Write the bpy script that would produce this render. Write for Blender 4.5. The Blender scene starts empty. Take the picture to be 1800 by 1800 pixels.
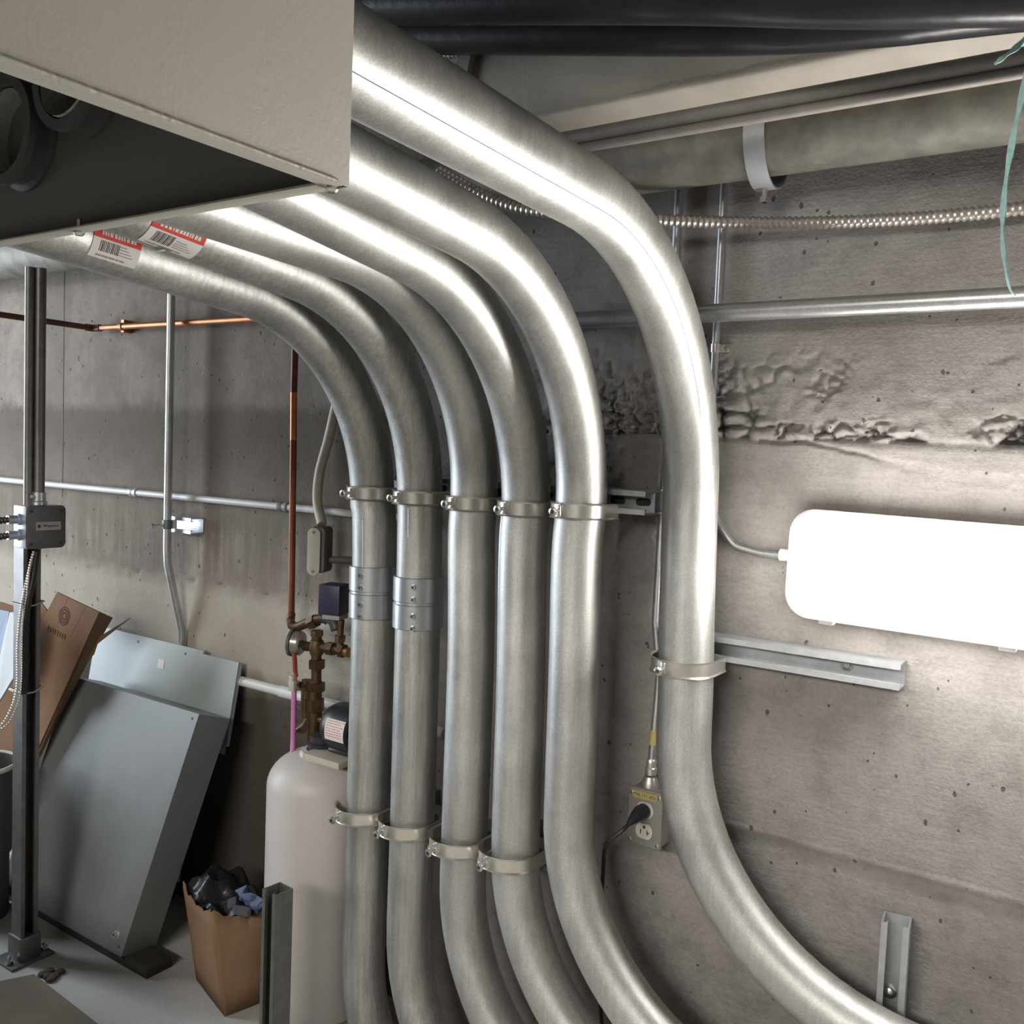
import bpy, bmesh, math, random
from mathutils import Vector, Matrix, noise
random.seed(7)
sc = bpy.context.scene
COL = sc.collection
PI = math.pi
R_ = math.radians

# ------------------------------------------------------------------ camera, world, lights, exposure
CAM = Vector((0, -1.57, 1.25)); FPX = 1640.0
yaw, pitch, roll = R_(34.09), R_(-3.65), R_(2.328)
FW = Vector((-math.sin(yaw)*math.cos(pitch), math.cos(yaw)*math.cos(pitch), math.sin(pitch)))
_r0 = Vector((math.cos(yaw), math.sin(yaw), 0)); _u0 = _r0.cross(FW)
RT = math.cos(roll)*_r0 + math.sin(roll)*_u0
UP = -math.sin(roll)*_r0 + math.cos(roll)*_u0
cam = bpy.data.cameras.new('camera'); co = bpy.data.objects.new('camera', cam); COL.objects.link(co)
m = Matrix.Identity(4)
for i in range(3):
    m[i][0] = RT[i]; m[i][1] = UP[i]; m[i][2] = -FW[i]; m[i][3] = CAM[i]
co.matrix_world = m
cam.sensor_width = 36; cam.lens = FPX/1800*36; cam.clip_start = 0.01
sc.camera = co

w = bpy.data.worlds.new('world'); sc.world = w; w.use_nodes = True
w.node_tree.nodes['Background'].inputs[0].default_value = (.62, .68, .78, 1)
w.node_tree.nodes['Background'].inputs[1].default_value = .25

def area(name, loc, target, sx, sy, power, color, spread=180):
    l = bpy.data.lights.new(name, 'AREA'); l.shape = 'RECTANGLE'; l.size = sx; l.size_y = sy
    l.energy = power; l.color = color; l.spread = R_(spread)
    o = bpy.data.objects.new(name, l); COL.objects.link(o); o.location = loc
    o.rotation_euler = (Vector(target)-Vector(loc)).to_track_quat('-Z', 'Y').to_euler()
    return o
area('doorway_daylight', (-4.3, -1.25, 1.3), (-2.2, -.3, .8), 0.75, 1.7, 78, (.80, .89, 1.0))
area('room_ceiling_lamp', (-.7, -3.5, 1.98), (-.5, 0, .8), 2.2, .4, 70, (1.0, .955, .90))
LAMP_STRENGTH = 52.0
sc.view_settings.view_transform = 'Standard'; sc.view_settings.look = 'None'
sc.view_settings.gamma = 1; sc.view_settings.use_curve_mapping = False
sc.view_settings.exposure = 0.0
sc.cycles.max_bounces = 8; sc.cycles.caustics_reflective = False; sc.cycles.caustics_refractive = False
sc.cycles.use_denoising = True
sc.cycles.sample_clamp_indirect = 4

# ------------------------------------------------------------------ measuring helpers (a sight line from the photo met with a real plane)
def ray(x, y): return FW + RT*((x-900)/FPX) - UP*((y-900)/FPX)
def at(x, y, X=None, Y=None, Z=None):
    d = ray(x, y)
    if X is not None: t = (X-CAM.x)/d.x
    elif Y is not None: t = (Y-CAM.y)/d.y
    else: t = (Z-CAM.z)/d.z
    return CAM + d*t

# ------------------------------------------------------------------ materials
def new_mat(name):
    mt = bpy.data.materials.new(name); mt.use_nodes = True
    nt = mt.node_tree; return mt, nt, nt.nodes['Principled BSDF']
def N(nt, t, **kw):
    n = nt.nodes.new(t)
    for k, v in kw.items():
        if k in n.inputs: n.inputs[k].default_value = v
        else: setattr(n, k, v)
    return n
def ramp(nt, src, stops):
    n = nt.nodes.new('ShaderNodeValToRGB'); e = n.color_ramp.elements
    while len(e) < len(stops): e.new(.5)
    for k, (p, c) in enumerate(stops):
        e[k].position = p; e[k].color = (c, c, c, 1) if isinstance(c, (int, float)) else (*c, 1)
    nt.links.new(src, n.inputs[0]); return n
def mixc(nt, fac, a, b, mode='MIX'):
    n = nt.nodes.new('ShaderNodeMix'); n.data_type = 'RGBA'; n.blend_type = mode
    for s, v in ((0, fac), (6, a), (7, b)):
        if hasattr(v, 'links') or hasattr(v, 'is_output'): nt.links.new(v, n.inputs[s])
        else: n.inputs[s].default_value = v if s == 0 else (*v, 1)
    return n.outputs[2]
def math_(nt, op, a, b=0.0):
    n = nt.nodes.new('ShaderNodeMath'); n.operation = op
    for s, v in ((0, a), (1, b)):
        if hasattr(v, 'is_output'): nt.links.new(v, n.inputs[s])
        else: n.inputs[s].default_value = v
    return n.outputs[0]
def coords(nt, scale=(1, 1, 1), out='Object'):
    tc = nt.nodes.new('ShaderNodeTexCoord'); mp = nt.nodes.new('ShaderNodeMapping')
    mp.inputs['Scale'].default_value = scale
    nt.links.new(tc.outputs[out], mp.inputs[0]); return mp.outputs[0]
def noise_tex(nt, vec, scale, detail=4, rough=.6):
    n = N(nt, 'ShaderNodeTexNoise', Scale=scale, Detail=detail, Roughness=rough)
    nt.links.new(vec, n.inputs['Vector']); return n.outputs['Fac']
def bump(nt, bs, height, strength=.3, dist=.002):
    b = N(nt, 'ShaderNodeBump', Strength=strength, Distance=dist)
    nt.links.new(height, b.inputs['Height']); nt.links.new(b.outputs[0], bs.inputs['Normal']); return b
def simple(name, col, rough=.5, metal=0.0, var=.12, vscale=25, bmp=0.0, bscale=200, spec=None, bdist=.001):
    mt, nt, bs = new_mat(name)
    bs.inputs['Roughness'].default_value = rough; bs.inputs['Metallic'].default_value = metal
    if spec is not None: bs.inputs['Specular IOR Level'].default_value = spec
    v = coords(nt)
    f = noise_tex(nt, v, vscale, 5)
    lo = tuple(c*(1-var) for c in col); hi = tuple(min(1, c*(1+var)) for c in col)
    r = ramp(nt, f, [(.3, lo), (.7, hi)]); nt.links.new(r.outputs[0], bs.inputs['Base Color'])
    if bmp: bump(nt, bs, noise_tex(nt, v, bscale, 2), bmp, bdist)
    return mt

def galvanized(name, col, rough, streak, hammer, metal=.88):
    mt, nt, bs = new_mat(name)
    v = coords(nt); vs = coords(nt, (1, 1, .06))
    f1 = noise_tex(nt, v, 9, 6, .65); f2 = noise_tex(nt, v, 420, 2, .5); f3 = noise_tex(nt, vs, 130, 4, .6)
    a = ramp(nt, f1, [(.25, tuple(c*.80 for c in col)), (.75, tuple(c*1.12 for c in col))]).outputs[0]
    b = ramp(nt, f2, [(.35, .86), (.65, 1.05)]).outputs[0]
    c = mixc(nt, 1.0, a, b, 'MULTIPLY')
    d = ramp(nt, f3, [(.35, 1-streak), (.62, 1.0)]).outputs[0]
    c = mixc(nt, 1.0, c, d, 'MULTIPLY')
    sp = ramp(nt, noise_tex(nt, v, 70, 5, .7), [(.68, 0), (.78, 1)]).outputs[0]
    c = mixc(nt, math_(nt, 'MULTIPLY', sp, .22), c, tuple(k*.55 for k in col))
    nt.links.new(c, bs.inputs['Base Color'])
    bs.inputs['Metallic'].default_value = metal
    rr = ramp(nt, f1, [(.3, rough-.05), (.7, rough+.07)]).outputs[0]
    nt.links.new(rr, bs.inputs['Roughness'])
    h = math_(nt, 'ADD', math_(nt, 'MULTIPLY', f3, .5), math_(nt, 'MULTIPLY', f2, .25))
    h = math_(nt, 'ADD', h, math_(nt, 'MULTIPLY', noise_tex(nt, v, 90, 3), hammer))
    bump(nt, bs, h, .35, .0006)
    return mt

M = {}
M['conduit'] = galvanized('galvanized_conduit', (.66, .66, .625), .49, .12, .25)
M['conduit_rough'] = galvanized('rough_galvanized_conduit', (.59, .59, .555), .50, .22, 1.8)
M['emt'] = galvanized('thin_conduit_steel', (.60, .61, .61), .38, .08, .1)
M['zinc'] = simple('bright_zinc', (.76, .73, .66), .30, .82, .08, 60)
M['coupling'] = simple('coupling_zinc', (.55, .585, .60), .36, .9, .06, 40)
M['strut'] = simple('strut_galvanized', (.58, .60, .62), .45, .72, .10, 45, .1, 300)
M['strut_dark'] = simple('strut_weathered', (.20, .20, .185), .5, .75, .16, 40)
M['post_dark'] = simple('post_steel', (.21, .20, .195), .46, .8, .15, 40)
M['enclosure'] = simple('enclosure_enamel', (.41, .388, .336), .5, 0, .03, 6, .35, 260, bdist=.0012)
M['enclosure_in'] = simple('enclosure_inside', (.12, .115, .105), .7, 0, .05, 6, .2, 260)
M['screw'] = simple('screw_steel', (.62, .62, .6), .3, 1, .1, 80)
M['black_rubber'] = simple('black_pvc', (.014, .014, .016), .30, 0, .3, 12, .25, 45, .35, bdist=.002)
M['iron_pipe'] = simple('painted_iron', (.205, .195, .165), .62, .1, .34, 22, .4, 130, bdist=.0015)
M['duct'] = simple('painted_duct', (.45, .41, .345), .6, 0, .10, 14, .3, 120, bdist=.0015)
M['small_pipe'] = simple('dusty_conduit', (.27, .245, .215), .6, .2, .14, 25)
M['copper'] = simple('copper', (.50, .20, .10), .45, .85, .2, 20)
M['copper_dull'] = simple('dull_copper', (.22, .082, .048), .5, .7, .25, 18)
M['copper_dark'] = simple('tarnished_copper', (.135, .062, .042), .5, .7, .3, 18)
M['brass'] = simple('tarnished_brass', (.115, .070, .036), .5, .75, .35, 30, .4, 150)
M['brass_bright'] = simple('bright_brass', (.75, .50, .22), .28, 1, .1, 30)
M['flex'] = simple('armoured_cable', (.70, .65, .59), .36, .75, .12, 50)
M['flex_dark'] = simple('dark_flex', (.09, .075, .065), .4, .8, .2, 50)
M['jbox'] = simple('junction_box_paint', (.105, .105, .105), .5, .3, .12, 50, .2, 300)
M['jbox_side'] = simple('junction_box_zinc', (.50, .54, .60), .4, .8, .08, 30)
M['label_white'] = simple('label_paper', (.74, .70, .66), .6, 0, .04, 60)
M['label_red'] = simple('label_red_ink', (.62, .055, .035), .6, 0, .12, 90)
M['ink'] = simple('black_ink', (.035, .03, .03), .7, 0, .1, 50)
M['ink_grey'] = simple('grey_ink', (.30, .28, .26), .7, 0, .1, 50)
M['label_plate'] = simple('engraved_label', (.33, .32, .30), .5, 0, .05, 40)
M['cream'] = simple('cream_cast', (.50, .465, .39), .55, 0, .06, 40)
M['lb_dark'] = simple('cast_body_dark', (.12, .115, .105), .6, .2, .12, 40)
M['tank'] = simple('tank_enamel', (.62, .585, .555), .45, 0, .05, 7)
M['motor'] = simple('motor_black', (.022, .022, .025), .38, 0, .2, 30)
M['plastic_blue'] = simple('blue_plastic', (.026, .026, .062), .45, 0, .06, 30)
M['dark_plastic'] = simple('dark_plastic', (.03, .03, .036), .5, 0, .1, 30)
M['grey_plastic'] = simple('grey_plastic', (.30, .29, .27), .5, 0, .1, 30)
M['red'] = simple('red_handle', (.30, .03, .02), .45, 0, .1, 30)
M['pink'] = simple('pink_tube', (.62, .22, .47), .4, 0, .06, 20)
M['pvc'] = simple('white_pvc', (.62, .62, .60), .4, 0, .1, 12)
M['panel'] = simple('panel_paint', (.36, .40, .385), .42, .1, .04, 10, .15, 350)
M['panel_side'] = simple('cover_paint', (.215, .230, .228), .45, .1, .05, 10, .15, 350)
M['gauge_face'] = simple('gauge_rim', (.42, .39, .35), .3, .6, .1, 40)
M['twine'] = simple('green_twine', (.36, .58, .54), .7, 0, .2, 120)
M['lamp_body'] = simple('lamp_housing', (.80, .76, .74), .5, 0, .03, 30)
M['receptacle'] = simple('ivory_receptacle', (.60, .57, .49), .4, 0, .04, 30)
M['plate'] = simple('outlet_steel', (.42, .40, .365), .38, .7, .08, 50)
M['yellow_label'] = simple('yellow_label', (.46, .36, .13), .55, 0, .06, 60)
M['foam'] = simple('white_sheet', (.58, .62, .64), .6, 0, .05, 20)
M['blue_sheet'] = simple('blue_sheet', (.10, .17, .28), .5, 0, .12, 20)
M['drum'] = simple('grey_drum', (.075, .075, .075), .5, .2, .1, 15)
M['bag'] = simple('black_bag', (.012, .012, .013), .32, 0, .2, 30, .5, 30, bdist=.01)
M['bluebag'] = simple('blue_plastic_film', (.22, .28, .45), .25, 0, .15, 25)
M['clearbag'] = simple('clear_film', (.12, .125, .14), .2, 0, .2, 25)
M['wood'] = simple('pale_wood', (.50, .44, .36), .7, 0, .1, 30)
M['tie'] = simple('cable_tie', (.42, .41, .39), .5, 0, .05, 40)
M['shade_strip'] = simple('shade_strip_brown', (.05, .045, .04), .8, 0, .2, 20)
M['dirt'] = simple('loose_dirt', (.10, .08, .06), .95, 0, .3, 60)

def cardboard(name, col):
    mt, nt, bs = new_mat(name)
    v = coords(nt); vs = coords(nt, (1, 1, .08))
    a = ramp(nt, noise_tex(nt, v, 6, 5), [(.3, tuple(c*.82 for c in col)), (.7, tuple(c*1.1 for c in col))]).outputs[0]
    b = ramp(nt, noise_tex(nt, vs, 150, 2), [(.3, .93), (.7, 1.03)]).outputs[0]
    nt.links.new(mixc(nt, 1.0, a, b, 'MULTIPLY'), bs.inputs['Base Color'])
    bs.inputs['Roughness'].default_value = .85; bs.inputs['Specular IOR Level'].default_value = .2
    bump(nt, bs, noise_tex(nt, vs, 150, 2), .15, .001)
    return mt
M['card'] = cardboard('cardboard', (.25, .155, .09))
M['card_dark'] = cardboard('dark_cardboard', (.205, .115, .064))
M['card_print'] = cardboard('printed_cardboard', (.085, .042, .028))
M['card_floor'] = cardboard('shade_cardboard', (.26, .22, .17))

# light-giving diffuser
mt, nt, bs = new_mat('lit_diffuser')
bs.inputs['Base Color'].default_value = (.9, .9, .9, 1)
bs.inputs['Emission Color'].default_value = (1.0, .965, .93, 1)
bs.inputs['Emission Strength'].default_value = LAMP_STRENGTH
M['lit'] = mt

# concrete wall
def concrete_wall():
    mt, nt, bs = new_mat('board_formed_concrete')
    v = coords(nt); sep = N(nt, 'ShaderNodeSeparateXYZ'); nt.links.new(v, sep.inputs[0])
    X, Z = sep.outputs[0], sep.outputs[2]
    big = noise_tex(nt, v, 2.6, 6, .6); mid = noise_tex(nt, v, 16, 6, .65); fine = noise_tex(nt, v, 140, 4, .6)
    grain = noise_tex(nt, coords(nt, (4, 1, 34)), 3.0, 5, .65)
    c = ramp(nt, big, [(.30, (.285, .262, .242)), (.55, (.365, .340, .318)), (.75, (.42, .395, .370))]).outputs[0]
    c = mixc(nt, .8, c, ramp(nt, mid, [(.3, .70), (.52, 1.0), (.75, 1.12)]).outputs[0], 'MULTIPLY')
    c = mixc(nt, .7, c, ramp(nt, fine, [(.32, .82), (.55, 1.02)]).outputs[0], 'MULTIPLY')
    c = mixc(nt, .30, c, ramp(nt, grain, [(.34, .80), (.6, 1.02)]).outputs[0], 'MULTIPLY')
    # left bay of the wall: yellowish cement, lift joint with shade painted in, vertical drip stains, foot painted as shaded
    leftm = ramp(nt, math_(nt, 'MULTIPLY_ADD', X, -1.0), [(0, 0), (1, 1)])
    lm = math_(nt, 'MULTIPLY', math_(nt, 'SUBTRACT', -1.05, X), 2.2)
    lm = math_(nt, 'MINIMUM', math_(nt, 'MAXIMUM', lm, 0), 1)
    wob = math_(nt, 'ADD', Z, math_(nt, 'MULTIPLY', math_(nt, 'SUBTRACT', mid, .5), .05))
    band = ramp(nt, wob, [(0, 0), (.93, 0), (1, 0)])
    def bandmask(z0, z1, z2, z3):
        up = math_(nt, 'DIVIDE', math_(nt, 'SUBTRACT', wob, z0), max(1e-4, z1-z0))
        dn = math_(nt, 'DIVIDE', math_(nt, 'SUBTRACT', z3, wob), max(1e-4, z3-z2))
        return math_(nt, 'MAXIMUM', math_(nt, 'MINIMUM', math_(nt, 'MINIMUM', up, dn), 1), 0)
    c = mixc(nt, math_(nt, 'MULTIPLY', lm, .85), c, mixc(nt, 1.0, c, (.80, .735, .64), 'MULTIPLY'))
    joint = math_(nt, 'MULTIPLY', bandmask(.98, 1.27, 1.318, 1.35), lm)  # band below the lift joint: shade put into the colour
    c = mixc(nt, math_(nt, 'MULTIPLY', joint, .80), c, (.105, .088, .070))  # shade painted in below the lift joint
    blot_shade = ramp(nt, noise_tex(nt, coords(nt, (1, 1, .7)), 4.2, 6, .68), [(.40, 1), (.60, 0)]).outputs[0]  # mottled stains that also carry the shade of the conduits
    c = mixc(nt, math_(nt, 'MULTIPLY', math_(nt, 'MULTIPLY', blot_shade, lm), .50), c, (.15, .128, .102))
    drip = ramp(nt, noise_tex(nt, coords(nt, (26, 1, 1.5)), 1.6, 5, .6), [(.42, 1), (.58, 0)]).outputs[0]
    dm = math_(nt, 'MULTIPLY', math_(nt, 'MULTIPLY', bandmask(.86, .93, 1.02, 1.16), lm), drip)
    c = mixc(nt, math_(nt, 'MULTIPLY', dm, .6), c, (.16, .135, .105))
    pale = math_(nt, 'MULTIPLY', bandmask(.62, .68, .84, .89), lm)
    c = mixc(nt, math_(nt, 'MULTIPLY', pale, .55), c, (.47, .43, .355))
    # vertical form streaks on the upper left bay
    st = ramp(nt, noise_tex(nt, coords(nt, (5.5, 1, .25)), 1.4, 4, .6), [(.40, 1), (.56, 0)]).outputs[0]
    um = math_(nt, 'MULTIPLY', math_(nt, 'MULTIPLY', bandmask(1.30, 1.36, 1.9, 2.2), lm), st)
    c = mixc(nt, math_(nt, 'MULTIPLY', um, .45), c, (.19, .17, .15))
    foot_shade = math_(nt, 'MULTIPLY', bandmask(-1, -.9, .60, .645), lm)  # shade on the wall below the ledge, painted as a dark tone
    c = mixc(nt, math_(nt, 'MULTIPLY', foot_shade, .88), c, (.055, .047, .038))
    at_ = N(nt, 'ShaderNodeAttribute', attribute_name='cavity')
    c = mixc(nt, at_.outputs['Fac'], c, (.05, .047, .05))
    # bug holes
    vo = N(nt, 'ShaderNodeTexVoronoi', Scale=38); nt.links.new(coords(nt, (1, 1, .75)), vo.inputs['Vector'])
    hole = ramp(nt, math_(nt, 'ADD', vo.outputs['Distance'], math_(nt, 'MULTIPLY', noise_tex(nt, v, 46, 4), .62)), [(.355, 1), (.395, 0)]).outputs[0]
    c = mixc(nt, math_(nt, 'MULTIPLY', hole, .75), c, (.05, .045, .04))
    nt.links.new(c, bs.inputs['Base Color'])
    bs.inputs['Roughness'].default_value = .9; bs.inputs['Specular IOR Level'].default_value = .25
    h = math_(nt, 'ADD', math_(nt, 'MULTIPLY', mid, .8), math_(nt, 'ADD', math_(nt, 'MULTIPLY', fine, .35), math_(nt, 'MULTIPLY', grain, .28)))
    h = math_(nt, 'SUBTRACT', h, math_(nt, 'MULTIPLY', hole, .8))
    bump(nt, bs, h, .7, .005)
    return mt
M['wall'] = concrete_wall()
M['joint'] = simple('joint_mortar', (.17, .15, .13), .9, 0, .2, 30)
M['concrete'] = simple('plain_concrete', (.30, .28, .25), .9, 0, .15, 4, .4, 60, bdist=.003)
M['ceiling'] = simple('dark_ceiling', (.05, .048, .045), .9, 0, .2, 4)
M['floor'] = simple('cement_floor', (.60, .585, .55), .9, 0, .08, 5, .5, 160, spec=.2, bdist=.002)

# ------------------------------------------------------------------ mesh helpers
class MB:
    def __init__(s): s.v = []; s.f = []
    def add(s, vs, fs):
        o = len(s.v); s.v += [tuple(v) for v in vs]; s.f += [tuple(i+o for i in f) for f in fs]; return s
    def box(s, lo, hi, mat=None):
        x0, y0, z0 = lo; x1, y1, z1 = hi
        vs = [Vector(p) for p in ((x0,y0,z0),(x1,y0,z0),(x1,y1,z0),(x0,y1,z0),(x0,y0,z1),(x1,y0,z1),(x1,y1,z1),(x0,y1,z1))]
        if mat: vs = [mat @ v for v in vs]
        return s.add(vs, [(3,2,1,0),(4,5,6,7),(0,1,5,4),(1,2,6,5),(2,3,7,6),(3,0,4,7)])
    def hexa(s, bottom, top):
        return s.add(list(bottom)+list(top), [(3,2,1,0),(4,5,6,7),(0,1,5,4),(1,2,6,5),(2,3,7,6),(3,0,4,7)])
    def tube(s, pts, r, n=24, cap=True, inner=None):
        pts = [Vector(p) for p in pts]; k = len(pts); rs = r if isinstance(r, (list, tuple)) else [r]*k
        T = []
        for i in range(k):
            a = pts[max(i-1, 0)]; b = pts[min(i+1, k-1)]; T.append((b-a).normalized())
        ref = Vector((0, 0, 1)) if abs(T[0].z) < .9 else Vector((0, 1, 0))
        U = T[0].cross(ref).normalized(); vs = []
        for i in range(k):
            U = (U - T[i]*U.dot(T[i])).normalized(); V = T[i].cross(U)
            for j in range(n):
                a = 2*PI*j/n; vs.append(pts[i] + (U*math.cos(a) + V*math.sin(a))*rs[i])
        fs = [(i*n+j, i*n+(j+1) % n, (i+1)*n+(j+1) % n, (i+1)*n+j) for i in range(k-1) for j in range(n)]
        if cap: fs += [tuple(range(n-1, -1, -1)), tuple((k-1)*n+j for j in range(n))]
        return s.add(vs, fs)
    def cyl(s, a, b, r, n=16, r2=None): return s.tube([a, b], [r, r if r2 is None else r2], n)
    def lathe(s, prof, n=32, c=(0, 0, 0), axis='Z', closed=False):
        c = Vector(c); vs = []
        for r, h in prof:
            for j in range(n):
                a = 2*PI*j/n; p = (r*math.cos(a), r*math.sin(a), h)
                if axis == 'Y': p = (p[0], h, p[1])
                if axis == 'X': p = (h, p[0], p[1])
                vs.append(c+Vector(p))
        k = len(prof)
        fs = [(i*n+j, i*n+(j+1) % n, (i+1)*n+(j+1) % n, (i+1)*n+j) for i in range(k-1) for j in range(n)]
        if closed: fs += [((k-1)*n+j, (k-1)*n+(j+1) % n, (j+1) % n, j) for j in range(n)]
        else: fs += [tuple(range(n-1, -1, -1)), tuple((k-1)*n+j for j in range(n))]
        return s.add(vs, fs)
    def prism(s, poly, d):
        # closed 3-D polygon pushed along vector d
        poly = [Vector(p) for p in poly]; n = len(poly); d = Vector(d)
        return s.add(poly+[p+d for p in poly], [tuple(range(n-1, -1, -1)), tuple(range(n, 2*n))] + [(i, (i+1) % n, n+(i+1) % n, n+i) for i in range(n)])
def link(name, data, parent=None, local=False):
    o = bpy.data.objects.new(name, data); COL.objects.link(o)
    if parent is not None:
        o.parent = parent
        if not local:
            if parent.parent is None and parent.type == 'EMPTY':
                o.matrix_parent_inverse = (Matrix.Translation(parent.location) @ parent.rotation_euler.to_matrix().to_4x4()).inverted()
    return o
def obj(name, mb, mat, parent=None, smooth=True, bevel=0, local=False, seg=2, angle=35):
    me = bpy.data.meshes.new(name); me.from_pydata(mb.v, [], mb.f); me.validate()
    bm = bmesh.new(); bm.from_mesh(me)
    bmesh.ops.recalc_face_normals(bm, faces=bm.faces)
    if bevel:
        es = [e for e in bm.edges if len(e.link_faces) == 2 and e.calc_face_angle(0) > R_(30)]
        bmesh.ops.bevel(bm, geom=es, offset=bevel, segments=seg, profile=.5, affect='EDGES', clamp_overlap=True)
    for f in bm.faces: f.smooth = smooth
    if smooth:
        for e in bm.edges:
            if len(e.link_faces) == 2 and e.calc_face_angle(0) > R_(angle): e.smooth = False
    bm.to_mesh(me); bm.free()
    me.materials.append(M[mat] if isinstance(mat, str) else mat)
    return link(name, me, parent, local)
def tag(o, label, cat, group=None):
    o['label'] = label; o['category'] = cat
    if group: o['group'] = group
    return o
def thing(name, label, cat, loc, group=None, rot=(0, 0, 0)):
    o = bpy.data.objects.new(name, None); COL.objects.link(o); o.location = loc; o.rotation_euler = rot
    o.empty_display_size = .05
    return tag(o, label, cat, group)
def struct(o): o['kind'] = 'structure'; return o
def dup(root, loc, rot=None, label=None, scale=None):
    r = root.copy(); COL.objects.link(r); r.location = loc
    if rot is not None: r.rotation_euler = rot
    if scale is not None: r.scale = (scale,)*3
    if label: r['label'] = label
    for ch in root.children:
        c = ch.copy(); COL.objects.link(c); c.parent = r
        for g in ch.children:
            d = g.copy(); COL.objects.link(d); d.parent = c
    return r
def arc(c, a, b, r, t0, t1, n=14):
    c, a, b = Vector(c), Vector(a), Vector(b)
    return [c + (a*math.cos(t0+(t1-t0)*i/n) + b*math.sin(t0+(t1-t0)*i/n))*r for i in range(n+1)]
def bez(pts, n=12):
    # Catmull-Rom through points
    P = [Vector(p) for p in pts]; P = [P[0]*2-P[1]] + P + [P[-1]*2-P[-2]]; out = []
    for i in range(1, len(P)-2):
        for k in range(n):
            t = k/n
            out.append(.5*((2*P[i]) + (P[i+1]-P[i-1])*t + (2*P[i-1]-5*P[i]+4*P[i+1]-P[i+2])*t*t + (3*P[i]-P[i-1]-3*P[i+1]+P[i+2])*t**3))
    return out + [P[-2]]
def corrugated(path, r0, r1, pitch, n=14):
    # armoured cable: ridged hose along a polyline
    P = [Vector(p) for p in path]; L = [0]
    for a, b in zip(P, P[1:]): L.append(L[-1]+(b-a).length)
    k = int(L[-1]/pitch); pts = []; rs = []; seg = 0
    for i in range(k*4+1):
        d = L[-1]*i/(k*4)
        while seg < len(P)-2 and L[seg+1] < d: seg += 1
        t = (d-L[seg])/max(1e-9, L[seg+1]-L[seg]); pts.append(P[seg].lerp(P[seg+1], t)); rs.append((r0, (r0+r1)/2+.0004, r1, (r0+r1)/2+.0004)[i % 4])
    return MB().tube(pts, rs, n)
def text(name, body, size, mat, parent, loc, xdir, ydir, extrude=.0003, align='CENTER'):
    c = bpy.data.curves.new(name, 'FONT'); c.body = body; c.size = size; c.align_x = align; c.align_y = 'CENTER'; c.extrude = extrude
    c.materials.append(M[mat])
    tmp = bpy.data.objects.new('tmp', c); me = bpy.data.meshes.new_from_object(tmp)
    bpy.data.objects.remove(tmp); bpy.data.curves.remove(c); me.name = name
    x = Vector(xdir).normalized(); z = x.cross(Vector(ydir)).normalized(); y = z.cross(x)
    mm = Matrix((x, y, z)).transposed().to_4x4(); mm.translation = Vector(loc); me.transform(mm)
    if not me.materials: me.materials.append(M[mat])
    return link(name, me, parent)

STRUT = .0413
def strut_profile(w=STRUT, d=STRUT, t=.0026, lip=.0095, curl=.007):
    # C section in (u across, v depth): web at v=0, open side at v=d
    o = [(-w/2, 0), (w/2, 0), (w/2, d), (w/2-lip, d), (w/2-lip, d-curl), (w/2-lip+t, d-curl), (w/2-lip+t, d-t), (w/2-t, d-t), (w/2-t, t),
         (-w/2+t, t), (-w/2+t, d-t), (-w/2+lip-t, d-t), (-w/2+lip-t, d-curl), (-w/2+lip, d-curl), (-w/2+lip, d), (-w/2, d)]
    return o
def strut(mb, a, b, depth_dir, across_dir):
    # a,b: centre line of the web back face
    a, b, dd, ac = Vector(a), Vector(b), Vector(depth_dir), Vector(across_dir)
    p = strut_profile(); n = len(p)
    vs = [a+ac*u+dd*v for u, v in p] + [b+ac*u+dd*v for u, v in p]
    fs = [(i, (i+1) % n, n+(i+1) % n, n+i) for i in range(n)]
    for o in (0, n):
        fs += [tuple(o+i for i in q) for q in ((0, 1, 8, 9), (1, 2, 7, 8), (2, 3, 6, 7), (3, 4, 5, 6), (0, 9, 10, 15), (15, 10, 11, 14), (14, 11, 12, 13))]
    return mb.add(vs, fs)

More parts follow.
